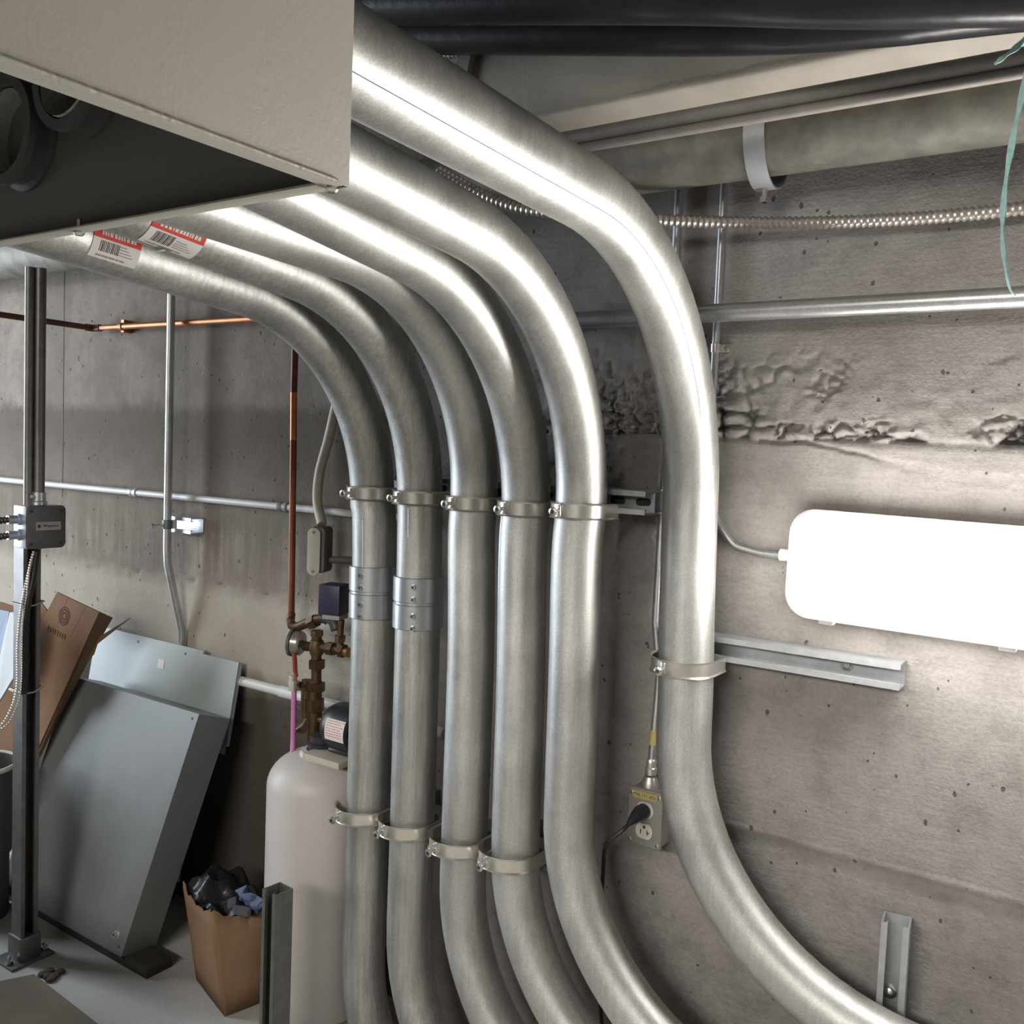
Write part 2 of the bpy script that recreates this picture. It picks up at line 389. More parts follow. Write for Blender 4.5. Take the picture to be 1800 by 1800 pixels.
# ------------------------------------------------------------------ room shell
def axis_lines(spans):
    out = []
    for a, b, st in spans:
        k = max(1, round((b-a)/st)); out += [a+(b-a)*i/k for i in range(k)]
    return out + [spans[-1][1]]
WX = axis_lines([(-5.2, -3.0, .2), (-3.0, -1.36, .016), (-1.36, -1.0, .03), (-1.0, .15, .0036), (.15, 3.0, .3)])
WZ = axis_lines([(0, .55, .06), (.55, .63, .006), (.63, .82, .02), (.82, .92, .006), (.92, 1.10, .02), (1.10, 1.26, .0075), (1.26, 1.44, .0033), (1.44, 1.50, .01), (1.50, 2.35, .06)])
def nz(x, z, s, seed=0.0): return noise.noise(Vector((x*s+seed, seed*1.7, z*s)))
def sstep(a, b, x):
    t = min(1, max(0, (x-a)/(b-a))); return t*t*(3-2*t)
def wall_depth(x, z):
    d = 0.0
    if x > -1.05 and 1.0 < z < 1.48:      # honeycombed pour above the cold joint, right bay
        low = 1.293 + .004*nz(x, z, 9)
        env = sstep(low-.004, low+.003, z)*(1-sstep(1.34, 1.45, z+.03*nz(x, z, 6, 3)))
        wx, wz = x+.010*nz(x, z, 30, 1)+.02*nz(x, z, 11, 5), z+.009*nz(x, z, 30, 7)+.014*nz(x, z, 11, 9)
        dist, cp = noise.voronoi(Vector((wx*25, 1.3, wz*33)))
        cell = dist[1]-dist[0]; hsh = (math.sin(cp[0].x*12.98+cp[0].z*78.2)*43758.5) % 1.0
        gap = 1-sstep(.03, .16, cell)
        m = sstep(.0, .30, nz(x, z, 9, 8)+.5*(1-sstep(1.30, 1.35, z))-.02+.22*nz(x, z, 24, 3))
        near = 1-sstep(1.312, 1.335, z)
        rgt = sstep(-.50, -.30, x)
        d += env*(gap*.009*m - .005*m*sstep(.0, .5, cell) + .003*nz(x, z, 45, 4))
        c2 = noise.voronoi(Vector((wx*58, 4.3, wz*80)))[0]; m2 = sstep(.05, .3, nz(x, z, 11, 21)+.2*near)
        d += env*m2*(.006*(1-sstep(.03, .2, c2[1]-c2[0])) - .002*sstep(0, .5, c2[1]-c2[0]))
        if hsh > (.50 if near > .5 else .86): d += env*m*(.016 if near > .5 else .010)*sstep(.06, .22, cell)*(.25+.75*rgt if near > .5 else 1)
        d += .003*sstep(low-.012, low-.002, z)*(1-sstep(low, low+.004, z))
        # wandering crack under it
        cz = 1.287 - .05*sstep(-.50, -.20, x) + .003*nz(x, 0, 30, 6)
        if -.56 < x < -.17: d += .0045*math.exp(-((z-cz)/.0032)**2)
        if x < -.60:
            d += (1-sstep(-.66, -.58, x))*.004*(1-sstep(.1, .5, abs(noise.voronoi(Vector((x*40, .3, z*40)))[0][0])))*sstep(1.05, 1.12, z)
    if x > -1.05 and .56 < z < .63:        # board joint
        j = .602 + .002*nz(x, 0, 12, 5)
        d += .0035*sstep(j+.002, j-.003, z) if False else .0035*(1-sstep(j-.003, j+.002, z))*1.0
        d -= .003*math.exp(-((z-j-.002)/.003)**2)*sstep(-.2, .2, nz(x, z, 18, 9)+.15)
    elif x > -1.05 and z <= .56: d += .0035
    if x < -1.36 and .82 < z < .92:        # ragged lift joint, left bay
        j = .872 + .008*nz(x, 0, 4, 2)
        e = math.exp(-((z-j)/.014)**2)
        d += e*(.010*max(0, nz(x, z, 38, 1)) - .006*max(0, nz(x, z, 30, 5)))
    return d
vs = [(x, wall_depth(x, z), z) for z in WZ for x in WX]; nx = len(WX)
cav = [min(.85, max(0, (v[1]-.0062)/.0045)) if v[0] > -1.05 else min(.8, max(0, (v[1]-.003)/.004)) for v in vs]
fs = [(r*nx+c, r*nx+c+1, (r+1)*nx+c+1, (r+1)*nx+c) for r in range(len(WZ)-1) for c in range(nx-1)]
me = bpy.data.meshes.new('wall_back'); me.from_pydata(vs, [], fs)
for p in me.polygons: p.use_smooth = True
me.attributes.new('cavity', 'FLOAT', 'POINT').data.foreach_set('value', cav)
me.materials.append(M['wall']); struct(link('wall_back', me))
struct(obj('floor', MB().box((-5.3, -4.6, -.1), (3.1, .05, 0)), 'floor', smooth=False))
struct(obj('ceiling', MB().box((-5.3, -4.6, 2.35), (3.1, .05, 2.45)), 'ceiling', smooth=False))
mb = MB(); mb.box((-5.3, -4.6, 0), (-5.2, -2.1, 2.35)); mb.box((-5.3, -.45, 0), (-5.2, .05, 2.35)); mb.box((-5.3, -2.1, 2.15), (-5.2, -.45, 2.35))
struct(obj('wall_left', mb, 'concrete', smooth=False))
struct(obj('wall_right', MB().box((3.0, -4.6, 0), (3.1, .05, 2.35)), 'concrete', smooth=False))
struct(obj('wall_front', MB().box((-5.3, -4.6, 0), (3.1, -4.5, 2.35)), 'concrete', smooth=False))
struct(obj('shadow_block_left', MB().box((-3.7, -1.5, 0), (-2.75, -.74, .46)), 'concrete', smooth=False))  # unseen block added to keep the doorway light off the floor
struct(obj('shadow_block_right', MB().box((-2.6, -1.75, 0), (-1.3, -1.02, .48)), 'concrete', smooth=False))  # unseen block added to shade the lower-left floor from the room lamp
# form joints on the left bay: a thin upright fin left between the boards
p = at(112, 600, Y=0)
struct(obj('trim_1', MB().box((p.x-.0022, -.0012, 1.06), (p.x+.0022, .004, 1.74)), 'joint', smooth=False))

# ------------------------------------------------------------------ six large conduits
CON = [ # name, Y, top z0, slope, R, upright centre line (x,z)..., z where the lower bend begins
 (-.16, 1.48, .09, .38, [(-1.298, 1.16), (-1.290, 1.08), (-1.285, .88), (-1.283, .50)], .19, .0445),
 (-.16, 1.49, .12, .38, [(-1.174, 1.16), (-1.170, 1.08), (-1.167, .84), (-1.164, .50)], .29, .0445),
 (-.16, 1.53, .05, .38, [(-1.042, 1.15), (-1.044, 1.08), (-1.035, .86), (-1.034, .50)], .43, .0445),
 (-.16, 1.49, .14, .40, [(-.924, 1.15), (-.927, 1.07), (-.920, .83), (-.917, .55)], .53, .0445),
 (-.16, 1.53, .09, .40, [(-.810, 1.155), (-.814, 1.07), (-.810, .89), (-.807, .66)], .62, .0445),
 (-.10, 1.58, .03, .42, [(-.633, 1.16), (-.629, 1.0), (-.625, .90), (-.623, .82)], .79, .0465)]
BOXY = -1.005
def conduit_path(Yc, z0, s, R, up, zb):
    a = math.atan(s); x0 = up[0][0]; zc = z0+s*R-R/math.cos(a); pts = []
    y1 = Yc-R+R*math.sin(a); z1 = zc+R*math.cos(a)
    yb = BOXY-.03
    for i in range(7):
        y = yb+(y1-yb)*i/6; pts.append(Vector((x0, y, z0+s*(Yc-y))))
    for i in range(1, 21):
        th = (PI/2-a)*(1-i/20); pts.append(Vector((x0, Yc-R+R*math.cos(th), zc+R*math.sin(th))))
    for x, z in bez([Vector((x, 0, z)) for x, z in up], 5) and [(p.x, p.z) for p in bez([Vector((x, 0, z)) for x, z in up], 5)]:
        if z < zc-.01: pts.append(Vector((x, Yc, z)))
    xl = up[-1][0]; Rb = .42 if R > .41 else .40
    if zb < up[-1][1]-.02: pts.append(Vector((xl, Yc, zb+.01)))
    for i in range(1, 21):
        th = PI/2*i/20; p = Vector((xl+Rb-Rb*math.cos(th), Yc, zb-Rb*math.sin(th)))
        if p.z < .012: break
        pts.append(p)
    else:
        pts.append(pts[-1]+Vector((.45, 0, 0)))
    return pts
labels = ['leftmost large galvanized conduit, with a red and white sticker and a screwed coupling',
 'second large galvanized conduit from the left, with a torn red-striped sticker and a screwed coupling',
 'third large galvanized conduit from the left, between the coupled pair and the two plain ones',
 'fourth large galvanized conduit from the left, with a pale seam down its side',
 'fifth large galvanized conduit from the left, bright at its upper bend, with no lower clamp',
 'rightmost and largest-looking galvanized conduit, brightly lit, standing apart beside the lit lamp']
conduits = []
for k, (Yc, z0, s, R, up, zb, r) in enumerate(CON):
    t = thing('steel_conduit', labels[k], 'conduit', (up[0][0], Yc, 0), 'large galvanized conduits')
    pts = conduit_path(Yc, z0, s, R, up, zb)
    obj('pipe', MB().tube(pts, r, 40, cap=False), 'conduit_rough' if k < 2 else 'conduit', t)
    # connector inside the enclosure: hub, locknut and bushing
    a = Vector((pts[0].x, BOXY-.03, pts[0].z))
    mb = MB().lathe([(r+.002, -.030), (r+.013, -.030), (r+.013, -.022), (r+.008, -.020), (r+.008, -.006), (r+.014, -.004), (r+.014, .0), (r+.002, .0)], 40, (a.x, BOXY-.003, a.z), 'Y', True)
    obj('locknut', mb, 'jbox', t)
    mb = MB().lathe([(r+.0005, .0), (r+.012, .0), (r+.012, .006), (r+.007, .008), (r+.007, .022), (r+.0005, .022)], 40, (a.x, BOXY+.0006, a.z+s*-.01), 'Y', True)
    obj('connector', mb, 'zinc', t)
    conduits.append((t, pts, r))

def curved_patch(c, r, ax0, ax1, th0, th1, axis, n=12):
    # patch of a cylinder skin: c = function(s) -> centre, frame; s along the pipe
    mb = MB(); vs = []
    for i in range(5):
        s = ax0+(ax1-ax0)*i/4
        for j in range(n+1):
            th = th0+(th1-th0)*j/n; vs.append(axis(s, th, r))
    fs = [(i*(n+1)+j, i*(n+1)+j+1, (i+1)*(n+1)+j+1, (i+1)*(n+1)+j) for i in range(4) for j in range(n)]
    return mb.add(vs, fs)
def run_axis(k):
    Yc, z0, s, R, up, zb, r = CON[k]
    d = Vector((0, 1, -s)).normalized(); nrm = Vector((0, s, 1)).normalized(); ex = Vector((1, 0, 0))
    def f(y, th, rr):   # y: position on the run; th: 0 = facing right (+X), positive upward
        c = Vector((up[0][0], y, z0+s*(Yc-y)))
        return c + (ex*math.cos(th)+nrm*math.sin(th))*rr
    return f
# stickers on the two left conduits (position measured on the run, angle round the skin)
for k, (ya, yb, t0, t1) in enumerate(((-.800, -.725, -.78, .24), (-.785, -.700, -1.42, -.32))):
    t, pts, r = conduits[k]; f = run_axis(k)
    paper = obj('sticker', curved_patch(None, r+.0008, ya, yb, t0, t1, f), 'label_white', t)
    paper['label'] = 'white sticker with a red stripe and a barcode' if k == 0 else 'torn white sticker with a red stripe'
    obj('red_stripe', curved_patch(None, r+.0012, ya, yb, t1-.36, t1, f), 'label_red', paper)
    mb = MB()
    for q in range(12):                                  # barcode
        y = ya+.012+q*.0026; wd = (.0008, .0014, .001)[q % 3]
        o = curved_patch(None, r+.0013, y, y+wd, t0+.26, t1-.42, f, 6); mb.add(o.v, o.f)
    obj('barcode', mb, 'ink', paper)
    mb = MB(); rnd = random.Random(4+k)
    y = ya+.012
    while y < yb-.012:                                   # lettering on the stripe
        wd = rnd.uniform(.002, .005); o = curved_patch(None, r+.0016, y, y+wd, t1-.25, t1-.12, f, 3); mb.add(o.v, o.f); y += wd+rnd.uniform(.001, .0025)
    obj('lettering', mb, 'label_white', paper)
    mb = MB(); y = ya+.010
    while y < yb-.02:                                    # small print at the foot
        wd = rnd.uniform(.004, .010); o = curved_patch(None, r+.0014, y, y+wd, t0+.09, t0+.15, f, 3); mb.add(o.v, o.f); y += wd+.0015
    for q in range(4):
        o = curved_patch(None, r+.0014, yb-.040, yb-.010-.004*q, t0+.28+q*.09, t0+.31+q*.09, f, 3); mb.add(o.v, o.f)
    obj('small_print', mb, 'ink_grey', paper)
    if k == 1:
        obj('torn_strip', curved_patch(None, r+.003, ya+.038, ya+.043, t0-.62, t0+.1, f), 'label_white', paper)
        obj('tear', curved_patch(None, r+.0016, ya+.032, ya+.052, t0-.02, t0+.16, f), 'conduit_rough', paper)
def seam(k, i0, i1, ang, wd, mat):
    t, pts, r = conduits[k]; P = pts[i0:i1]; Q = []
    for i, p in enumerate(P):
        tg = (P[min(i+1, len(P)-1)]-P[max(i-1, 0)]).normalized(); ex = Vector((1, 0, 0))
        ex = (ex-tg*ex.dot(tg)).normalized(); n2 = tg.cross(ex)
        if n2.y > 0 and abs(n2.y) > .3 or (abs(n2.y) <= .3 and n2.z > 0): n2 = -n2
        Q.append(p+(ex*math.cos(ang)+n2*math.sin(ang))*(r-wd*.55))
    obj('weld_seam', MB().tube(Q, wd, 8), mat, t)
seam(3, 26, 40, R_(128), .0018, 'emt')
seam(0, 28, 34, R_(78), .0016, 'emt')
seam(5, 0, 22, R_(40), .0008, 'ink_grey')
seam(1, 27, 31, R_(80), .0016, 'emt')
# faint stencil mark and patch on others are dirt in the zinc; couplings on the two left conduits
def coupling(k, ztop, zbot):
    t, pts, r = conduits[k]; up = CON[k][4]; Yc = CON[k][0]
    def xz(z):
        for (xa, za), (xb, zb) in zip(up, up[1:]):
            if zb <= z <= za: return xa+(xb-xa)*(za-z)/(za-zb)
        return up[-1][0]
    zm = (ztop+zbot)/2; c0 = Vector((xz(ztop), Yc, ztop)); c1 = Vector((xz(zbot), Yc, zbot))
    def P(z): return c0.lerp(c1, (ztop-z)/(ztop-zbot))
    R1 = r+.0055
    zs = [(ztop, r+.0004), (ztop-.0004, R1-.001), (ztop-.0015, R1), (zm+.004, R1), (zm+.002, R1-.0016), (zm-.002, R1-.0016), (zm-.004, R1), (zbot+.0015, R1), (zbot+.0004, R1-.001), (zbot, r+.0004)]
    sl = obj('coupling', MB().tube([P(z) for z, _ in zs], [q for _, q in zs], 40, cap=False), 'coupling', t)
    sl['label'] = 'blue-grey set-screw coupling sleeve'
    ang = R_(-78) if k == 0 else R_(-62)
    dv = Vector((math.cos(ang), math.sin(ang), 0))
    for z in (ztop-.016, ztop-.040, zm-.021, zm-.045):
        p = P(z)+dv*R1
        obj('set_screw', MB().cyl(p-dv*.002, p+dv*.006, .0052, 6), 'screw', sl, smooth=False)
        obj('screw_slot', MB().cyl(p+dv*.006, p+dv*.0064, .0024, 6), 'ink', sl, smooth=False)
z_a = at(652, 1000, Y=-.21).z; z_b = at(652, 1094, Y=-.21).z
coupling(0, z_a, z_b)
z_a = at(738, 1020, Y=-.21).z; z_b = at(738, 1114, Y=-.21).z
coupling(1, z_a, z_b)

# ------------------------------------------------------------------ clamps
def make_clamp(name, label, group, r, loose, ys, mat='zinc'):
    # local frame: pipe axis = z through origin, strut face at y = ys
    t = thing(name, label, 'pipe clamp', (0, 0, 0), group)
    rr = r+.0022+loose; cx = -loose*.95; cy = -loose*.8
    path = [(cx+rr, ys), (cx+rr, ys*.4)] + [(cx+rr*math.cos(-PI*i/28), cy+rr*math.sin(-PI*i/28)) for i in range(29)] + [(cx-rr, ys*.4), (cx-rr, ys)]
    prof = [(.0034, -.0135), (.0006, -.0115), (.0006, .0115), (.0034, .0135), (.0050, .0135), (.0024, .0105), (.0024, -.0105), (.0050, -.0135)]
    P = [Vector((x, y, 0)) for x, y in path]; vs = []; n = len(prof)
    for i, p in enumerate(P):
        tg = (P[min(i+1, len(P)-1)]-P[max(i-1, 0)]).normalized(); out = Vector((-tg.y, tg.x, 0))
        if out.dot(p-Vector((cx, cy, 0))) < 0: out = -out
        vs += [p+out*u+Vector((0, 0, v)) for u, v in prof]
    fs = [(i*n+j, i*n+(j+1) % n, (i+1)*n+(j+1) % n, (i+1)*n+j) for i in range(len(P)-1) for j in range(n)]
    fs += [tuple(range(n)), tuple((len(P)-1)*n+j for j in range(n))]
    obj('band', MB().add(vs, fs), mat, t, local=True)
    a = R_(-101); d = Vector((math.cos(a), math.sin(a), 0)); p = Vector((cx, cy, 0))+d*(rr+.002)
    side = Vector((.02, -1, -.06)).normalized()
    q = p+d*.004
    obj('ear', MB().box((-.0045, -.0010, -.010), (.0045, .0055, .010), Matrix.Translation(p) @ Matrix.Rotation(a-PI/2, 4, 'Z')), mat, t, local=True, bevel=.0012)
    b = obj('bolt', MB().cyl(q, q+side*.018, .0034, 10), 'screw', t, local=True)
    obj('bolt_head', MB().lathe([(.0005, 0), (.0074, 0), (.0080, .0012), (.0076, .0036), (.0045, .0048), (.0005, .005)], 12, (0, 0, 0), 'Z'), 'screw', b, local=True, smooth=False).matrix_local = Matrix.Translation(q+side*.017) @ side.to_track_quat('Z', 'Y').to_matrix().to_4x4()
    o = obj('screw_cross', MB().box((-.0036, -.0008, 0), (.0036, .0008, .0005)).box((-.0008, -.0036, 0), (.0008, .0036, .0005)), 'ink', b, local=True, smooth=False)
    o.matrix_local = Matrix.Translation(q+side*.0222) @ side.to_track_quat('Z', 'Y').to_matrix().to_4x4() @ Matrix.Rotation(.5, 4, 'Z')
    return t
YS = -.16+.0467         # face of the strut that carries the five conduits
ordn = ['leftmost', 'second', 'third', 'fourth', 'fifth']
up_px = [(650, 866), (736, 874), (830, 884), (922, 893), (1022, 897)]
cl0 = None
for k, (px, py) in enumerate(up_px):
    Yc = CON[k][0]; z = at(px, py, Y=Yc).z; x = CON[k][4][0][0]
    lab = 'zinc pipe clamp of the upper row, round the %s large conduit' % ordn[k]
    if cl0 is None: cl0 = make_clamp('pipe_clamp', lab, 'upper row of conduit clamps', .0445, .0015, YS+.16); c = cl0
    else: c = dup(cl0, (0, 0, 0), label=lab)
    c.location = (x, Yc, z)
lo_px = [(643, 1422), (723, 1447), (815, 1477), (903, 1500)]
cl1 = None
for k, (px, py) in enumerate(lo_px):
    Yc = CON[k][0]; z = at(px, py, Y=Yc).z; x = CON[k][4][-1][0]
    lab = 'loose zinc pipe clamp of the lower row, round the %s large conduit' % ordn[k]
    if cl1 is None: cl1 = make_clamp('pipe_clamp', lab, 'lower row of conduit clamps', .0445, .0080, YS+.16); c = cl1
    else: c = dup(cl1, (0, 0, 0), label=lab)
    c.location = (x, Yc, z)
z6 = at(1205, 1167, Y=-.10).z
cl2 = make_clamp('pipe_clamp', 'shiny zinc pipe clamp holding the rightmost conduit to the short strut', None, .0465, .003, .053)
cl2.location = (-.6265, -.10, z6)

# ------------------------------------------------------------------ struts
def slotted_strut(name, label, a, b, depth, across, mat='strut', slots=(), group=None):
    t = thing(name, label, 'strut channel', a, group)
    obj('channel', strut(MB(), a, b, depth, across), mat, t, smooth=False)
    dd, ac = Vector(depth), Vector(across); ax = (Vector(b)-Vector(a)).normalized()
    for sdist in slots:
        c = Vector(a)+ax*sdist+dd*.0030
        poly = [c+ax*(.008*math.copysign(1, math.cos(q))+.0068*math.cos(q))+ac*(.0068*math.sin(q)) for q in [2*PI*j/20+.01 for j in range(20)]]
        obj('slot', MB().prism(poly, dd*.0003), 'ink', t, smooth=False)
    return t
zs = at(1134, 885, Y=-.115).z
xs_end = at(1134, 885, Y=-.113).x
yweb = YS+STRUT
slotted_strut('strut_channel', 'front channel of the long galvanized strut behind the five large conduits, open to the room', (xs_end, yweb, zs), (-1.40, yweb, zs), (0, -1, 0), (0, 0, 1), slots=[.022+.0508*i for i in range(12)], group='long strut behind the conduits')
slotted_strut('strut_channel', 'rear channel of the long galvanized strut, bolted against the concrete wall', (xs_end-.004, yweb+STRUT+.0005, zs), (-1.40, yweb+STRUT+.0005, zs), (0, -1, 0), (0, 0, 1), group='long strut behind the conduits')
mb = MB()
br = thing('wall_spacer', 'flat steel spacer between the long strut and the concrete wall', 'spacer', (-.80, -.02, zs))
for x in (-.80, -1.10, -1.36): obj('spacer_plate', MB().box((x-.03, yweb+STRUT+.001, zs-.02), (x+.03, .004, zs+.02)), 'strut_dark', br, smooth=False)
zl = at(643, 1422, Y=-.16).z-.008
slotted_strut('strut_channel', 'lower long strut hidden behind the loosely clamped conduits', (-.86, yweb, zl), (-1.36, yweb, zl), (0, -1, 0), (0, 0, 1))
br = thing('wall_spacer', 'steel spacer between the lower long strut and the wall', 'spacer', (-.95, -.03, zl))
for x in (-.95, -1.25): obj('spacer_plate', MB().box((x-.03, yweb+.0005, zl-.02), (x+.03, .006, zl+.02)), 'strut_dark', br, smooth=False)
p1 = at(1582, 1191, Y=-.045); z6s = p1.z
st6 = slotted_strut('strut_channel', 'short bright galvanized strut under the lamp, holding the rightmost conduit', (p1.x, -.005, z6s), (-.70, -.005, z6s), (0, -1, 0), (0, 0, 1))
pb = at(1487, 1180, Y=-.009)
obj('anchor_bolt', MB().lathe([(.011, 0), (.011, -.002), (.007, -.002), (.007, -.007), (.001, -.0075)], 14, (pb.x, -.008, z6s), 'Y'), 'screw', st6)

# upright strut stubs at the bottom edge of the photo
def upright(px, py, Y, label, mat, yaw_, bolt=None):
    p = at(px, py, Y=Y); d = Vector((math.sin(yaw_), -math.cos(yaw_), 0)); ac = Vector((math.cos(yaw_), math.sin(yaw_), 0))
    t = slotted_strut('strut_post', label, (p.x, p.y, p.z), (p.x, p.y, 0), d, ac, mat)
    obj('foot_plate', MB().box((p.x-.04, p.y-.06, 0), (p.x+.04, p.y+.03, .006)), mat, t, smooth=False, bevel=.001)
    if bolt:
        b = at(*bolt, Y=p.y-.004)
        obj('bolt_head', MB().lathe([(.012, 0), (.012, -.002), (.0085, -.003), (.0085, -.009), (.003, -.012)], 14, (b.x, p.y-.0027, b.z), 'Y'), 'screw', t)
    return t
upright(1579, 1607, -.006, 'weathered grey strut stub standing by the wall at the lower right', 'strut', R_(6), bolt=(1563, 1742))
upright(504, 1556, -.34, 'dark green-grey strut stub standing in front of the white tank', 'strut_dark', R_(-6))

# ------------------------------------------------------------------ enclosure overhead (open underneath: the far side is seen from inside)
XB, ZB = -.556, at(605, 325, X=-.556).z
bx = thing('wireway_enclosure', 'large beige painted steel enclosure overhead, open underneath, at the upper left', 'enclosure', (-1.1, -1.2, ZB))
T = .003
obj('side_panel', MB().box((XB-T, -1.60, ZB), (XB, BOXY, 2.30)), 'enclosure', bx, bevel=.0012)
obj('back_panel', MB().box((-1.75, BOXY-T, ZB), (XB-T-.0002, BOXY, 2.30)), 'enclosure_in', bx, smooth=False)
obj('front_panel', MB().box((-1.75, -1.60, ZB), (XB-T-.0002, -1.60+T, 2.30)), 'enclosure', bx, smooth=False)
obj('end_panel', MB().box((-1.75, -1.60+T, ZB), (-1.75+T, BOXY-T, 2.30)), 'enclosure', bx, smooth=False)
obj('top_panel', MB().box((-1.75, -1.60, 2.30), (XB, BOXY, 2.303)), 'enclosure', bx, smooth=False)
L = .018
obj('side_lip', MB().box((XB-L, -1.60, ZB-.0005), (XB-.0001, BOXY-.006, ZB+.0018)), 'enclosure', bx, bevel=.0006)
obj('back_lip', MB().box((-1.75, BOXY-L, ZB-.0005), (XB-L-.0003, BOXY-.0001, ZB+.0018)), 'enclosure', bx, bevel=.0006)
# welded bead along the folded edge and corner screws
rnd = random.Random(3); mb = MB(); pts = []; rs = []
for i in range(150):
    y = -1.30+i*(-1.02+1.30)/149; pts.append(Vector((XB+.0002, y, ZB+.0012))); rs.append(.0016+.0006*rnd.random())
obj('weld_bead', MB().tube(pts, rs, 8), 'enclosure', bx)
for px, py in ((583, 324), (139, 409)):
    p = at(px, py, Y=BOXY-.007); p.z = ZB-.0006
    obj('corner_screw', MB().lathe([(.0022, .012), (.0022, 0), (.0055, 0), (.0060, -.0022), (.0040, -.0045), (.0005, -.005)], 12, (p.x, p.y, ZB-.0003), 'Z'), 'screw', bx)

# ------------------------------------------------------------------ pipes running along the wall overhead
def xpipe(name, label, cat, px, py, Y, r, x0, x1, mat, n=28, group=None, drop=0):
    p = at(px, py, Y=Y); el = math.atan2(p.z-CAM.z, (p-CAM).length)
    z = p.z + r/math.cos(el)
    t = thing(name, label, cat, (x0, Y, z), group)
    obj('pipe', MB().tube([(x0+(x1-x0)*i/12, Y, z+drop*i/12) for i in range(13)], r, n), mat, t)
    return t, z
tbig, zbig = xpipe('service_pipe', 'dusty grey-green iron pipe along the top of the wall, carried by a band hanger', 'pipe', 1300, 318, -.11, .060, -5.1, 2.6, 'iron_pipe', 36)
p = at(1325, 258, Y=-.17); hx = p.x
hang = thing('pipe_hanger', 'flat steel band hanger looped under the grey-green iron pipe', 'pipe hanger', (hx, -.11, zbig))
rb = .0625; path = [(-rb-.001, 1.2*rb+.22)] + [(-rb-.001, .3*rb)] + [(-(rb+.001)*math.cos(PI*i/20), -(rb+.016)*math.sin(PI*i/20)) for i in range(21)] + [(rb+.001, .3*rb), (rb+.001, 1.2*rb+.22)]
mb = MB(); vs = []; hw = .0165
for y, z in path:
    vs += [(hx-hw, -.11+y, zbig+z), (hx+hw, -.11+y, zbig+z)]
for i, (y, z) in enumerate(path):
    l = math.hypot(y, z); k = 1+.0028/l
    vs += [(hx-hw, -.11+y*k, zbig+z*k), (hx+hw, -.11+y*k, zbig+z*k)]
nP = len(path); o2 = 2*nP; fs = []
for i in range(nP-1):
    a = 2*i; fs += [(a, a+1, a+3, a+2), (o2+a, o2+a+2, o2+a+3, o2+a+1), (a, a+2, o2+a+2, o2+a), (a+1, o2+a+1, o2+a+3, a+3)]
fs += [(0, o2, o2+1, 1), (2*nP-2, 2*nP-1, o2+2*nP-1, o2+2*nP-2)]
obj('band', MB().add(vs, fs), 'strut', hang, smooth=True)
zb_ = zbig-(rb+.016)-.003
hb = obj('bolt', MB().cyl((hx, -.11, zb_+.004), (hx, -.11, zb_-.020), .0038, 10), 'screw', hang)
obj('nut', MB().lathe([(.002, -.0), (.0085, -.0), (.009, -.002), (.009, -.007), (.0085, -.009), (.002, -.009)], 6, (hx, -.11, zb_-.011), 'Z'), 'screw', hb, smooth=False)

xpipe('overhead_duct', 'wide cream painted duct pipe overhead at the upper right, lit from below', 'duct', 1160, 203, -.27, .080, at(850, 190, Y=-.27).x+.02, 2.6, 'duct', 36)
dduct = [o for o in bpy.data.objects if o.name.startswith('overhead_duct')][0]; dz = dduct.location.z
mb = MB().lathe([(.02, 0), (.081, 0), (.087, .004), (.087, .03), (.081, .034), (.02, .034)], 32, (at(850, 190, Y=-.27).x, -.27, dz), 'X')
obj('end_collar', mb, 'duct', dduct)
def on_xcyl(px, py, yc, zc, r):
    d = ray(px, py); oy, oz = CAM.y-yc, CAM.z-zc
    A_ = d.y**2+d.z**2; B_ = 2*(oy*d.y+oz*d.z); C_ = oy*oy+oz*oz-r*r
    return CAM+d*((-B_-math.sqrt(max(0, B_*B_-4*A_*C_)))/(2*A_))
rnd = random.Random(5); e0, e1 = on_xcyl(1100, 163, -.27, dz, .08), on_xcyl(1480, 100, -.27, dz, .08); th0 = math.atan2(e0.z-dz, e0.y+.27); mb = MB()
for i in range(70):
    x = e0.x+(e1.x-e0.x)*i/69; th = th0+rnd.uniform(-.03, .03); p = Vector((x, -.27+.0800*math.cos(th), dz+.0800*math.sin(th)))
    mb.tube([p-Vector((.004, 0, .001)), p+Vector((.004, 0, .0015))], [.0008, .0014], 5)
obj('weld_bead', mb, 'duct', dduct)
xpipe('small_pipe', 'upper of two thin dusty pipes just below the cream duct', 'pipe', 1160, 229, -.31, .0112, -.95, 2.6, 'small_pipe', 18, 'thin pipes below the duct')
xpipe('small_pipe', 'lower and thinner of two dusty pipes just below the cream duct', 'pipe', 1160, 246, -.31, .0072, -.95, 2.6, 'small_pipe', 16, 'thin pipes below the duct')

def hose(name, label, pix, Y, r):
    P = [at(x, y, Y=Y)+Vector((0, 0, r*1.05)) for x, y in pix]
    d0 = (P[0]-P[1]).normalized(); d1 = (P[-1]-P[-2]).normalized()
    P = [P[0]+d0*.9] + P + [P[-1]+d1*.9]
    P[0].z = min(P[0].z, 2.35-r-.01)
    t = thing(name, label, 'hose', P[0]); obj('sheath', MB().tube(bez(P, 8), r, 28), 'black_rubber', t); return t
hose('black_hose', 'lower glossy black pipe crossing the top of the photo, touching the cream duct', [(900, 97), (1300, 98), (1560, 82), (1800, 55)], -.40, .036)
hose('black_hose', 'upper glossy black pipe along the very top edge, above the lower one', [(640, 44), (1160, 43), (1500, 50), (1800, 46)], -.50, .040)

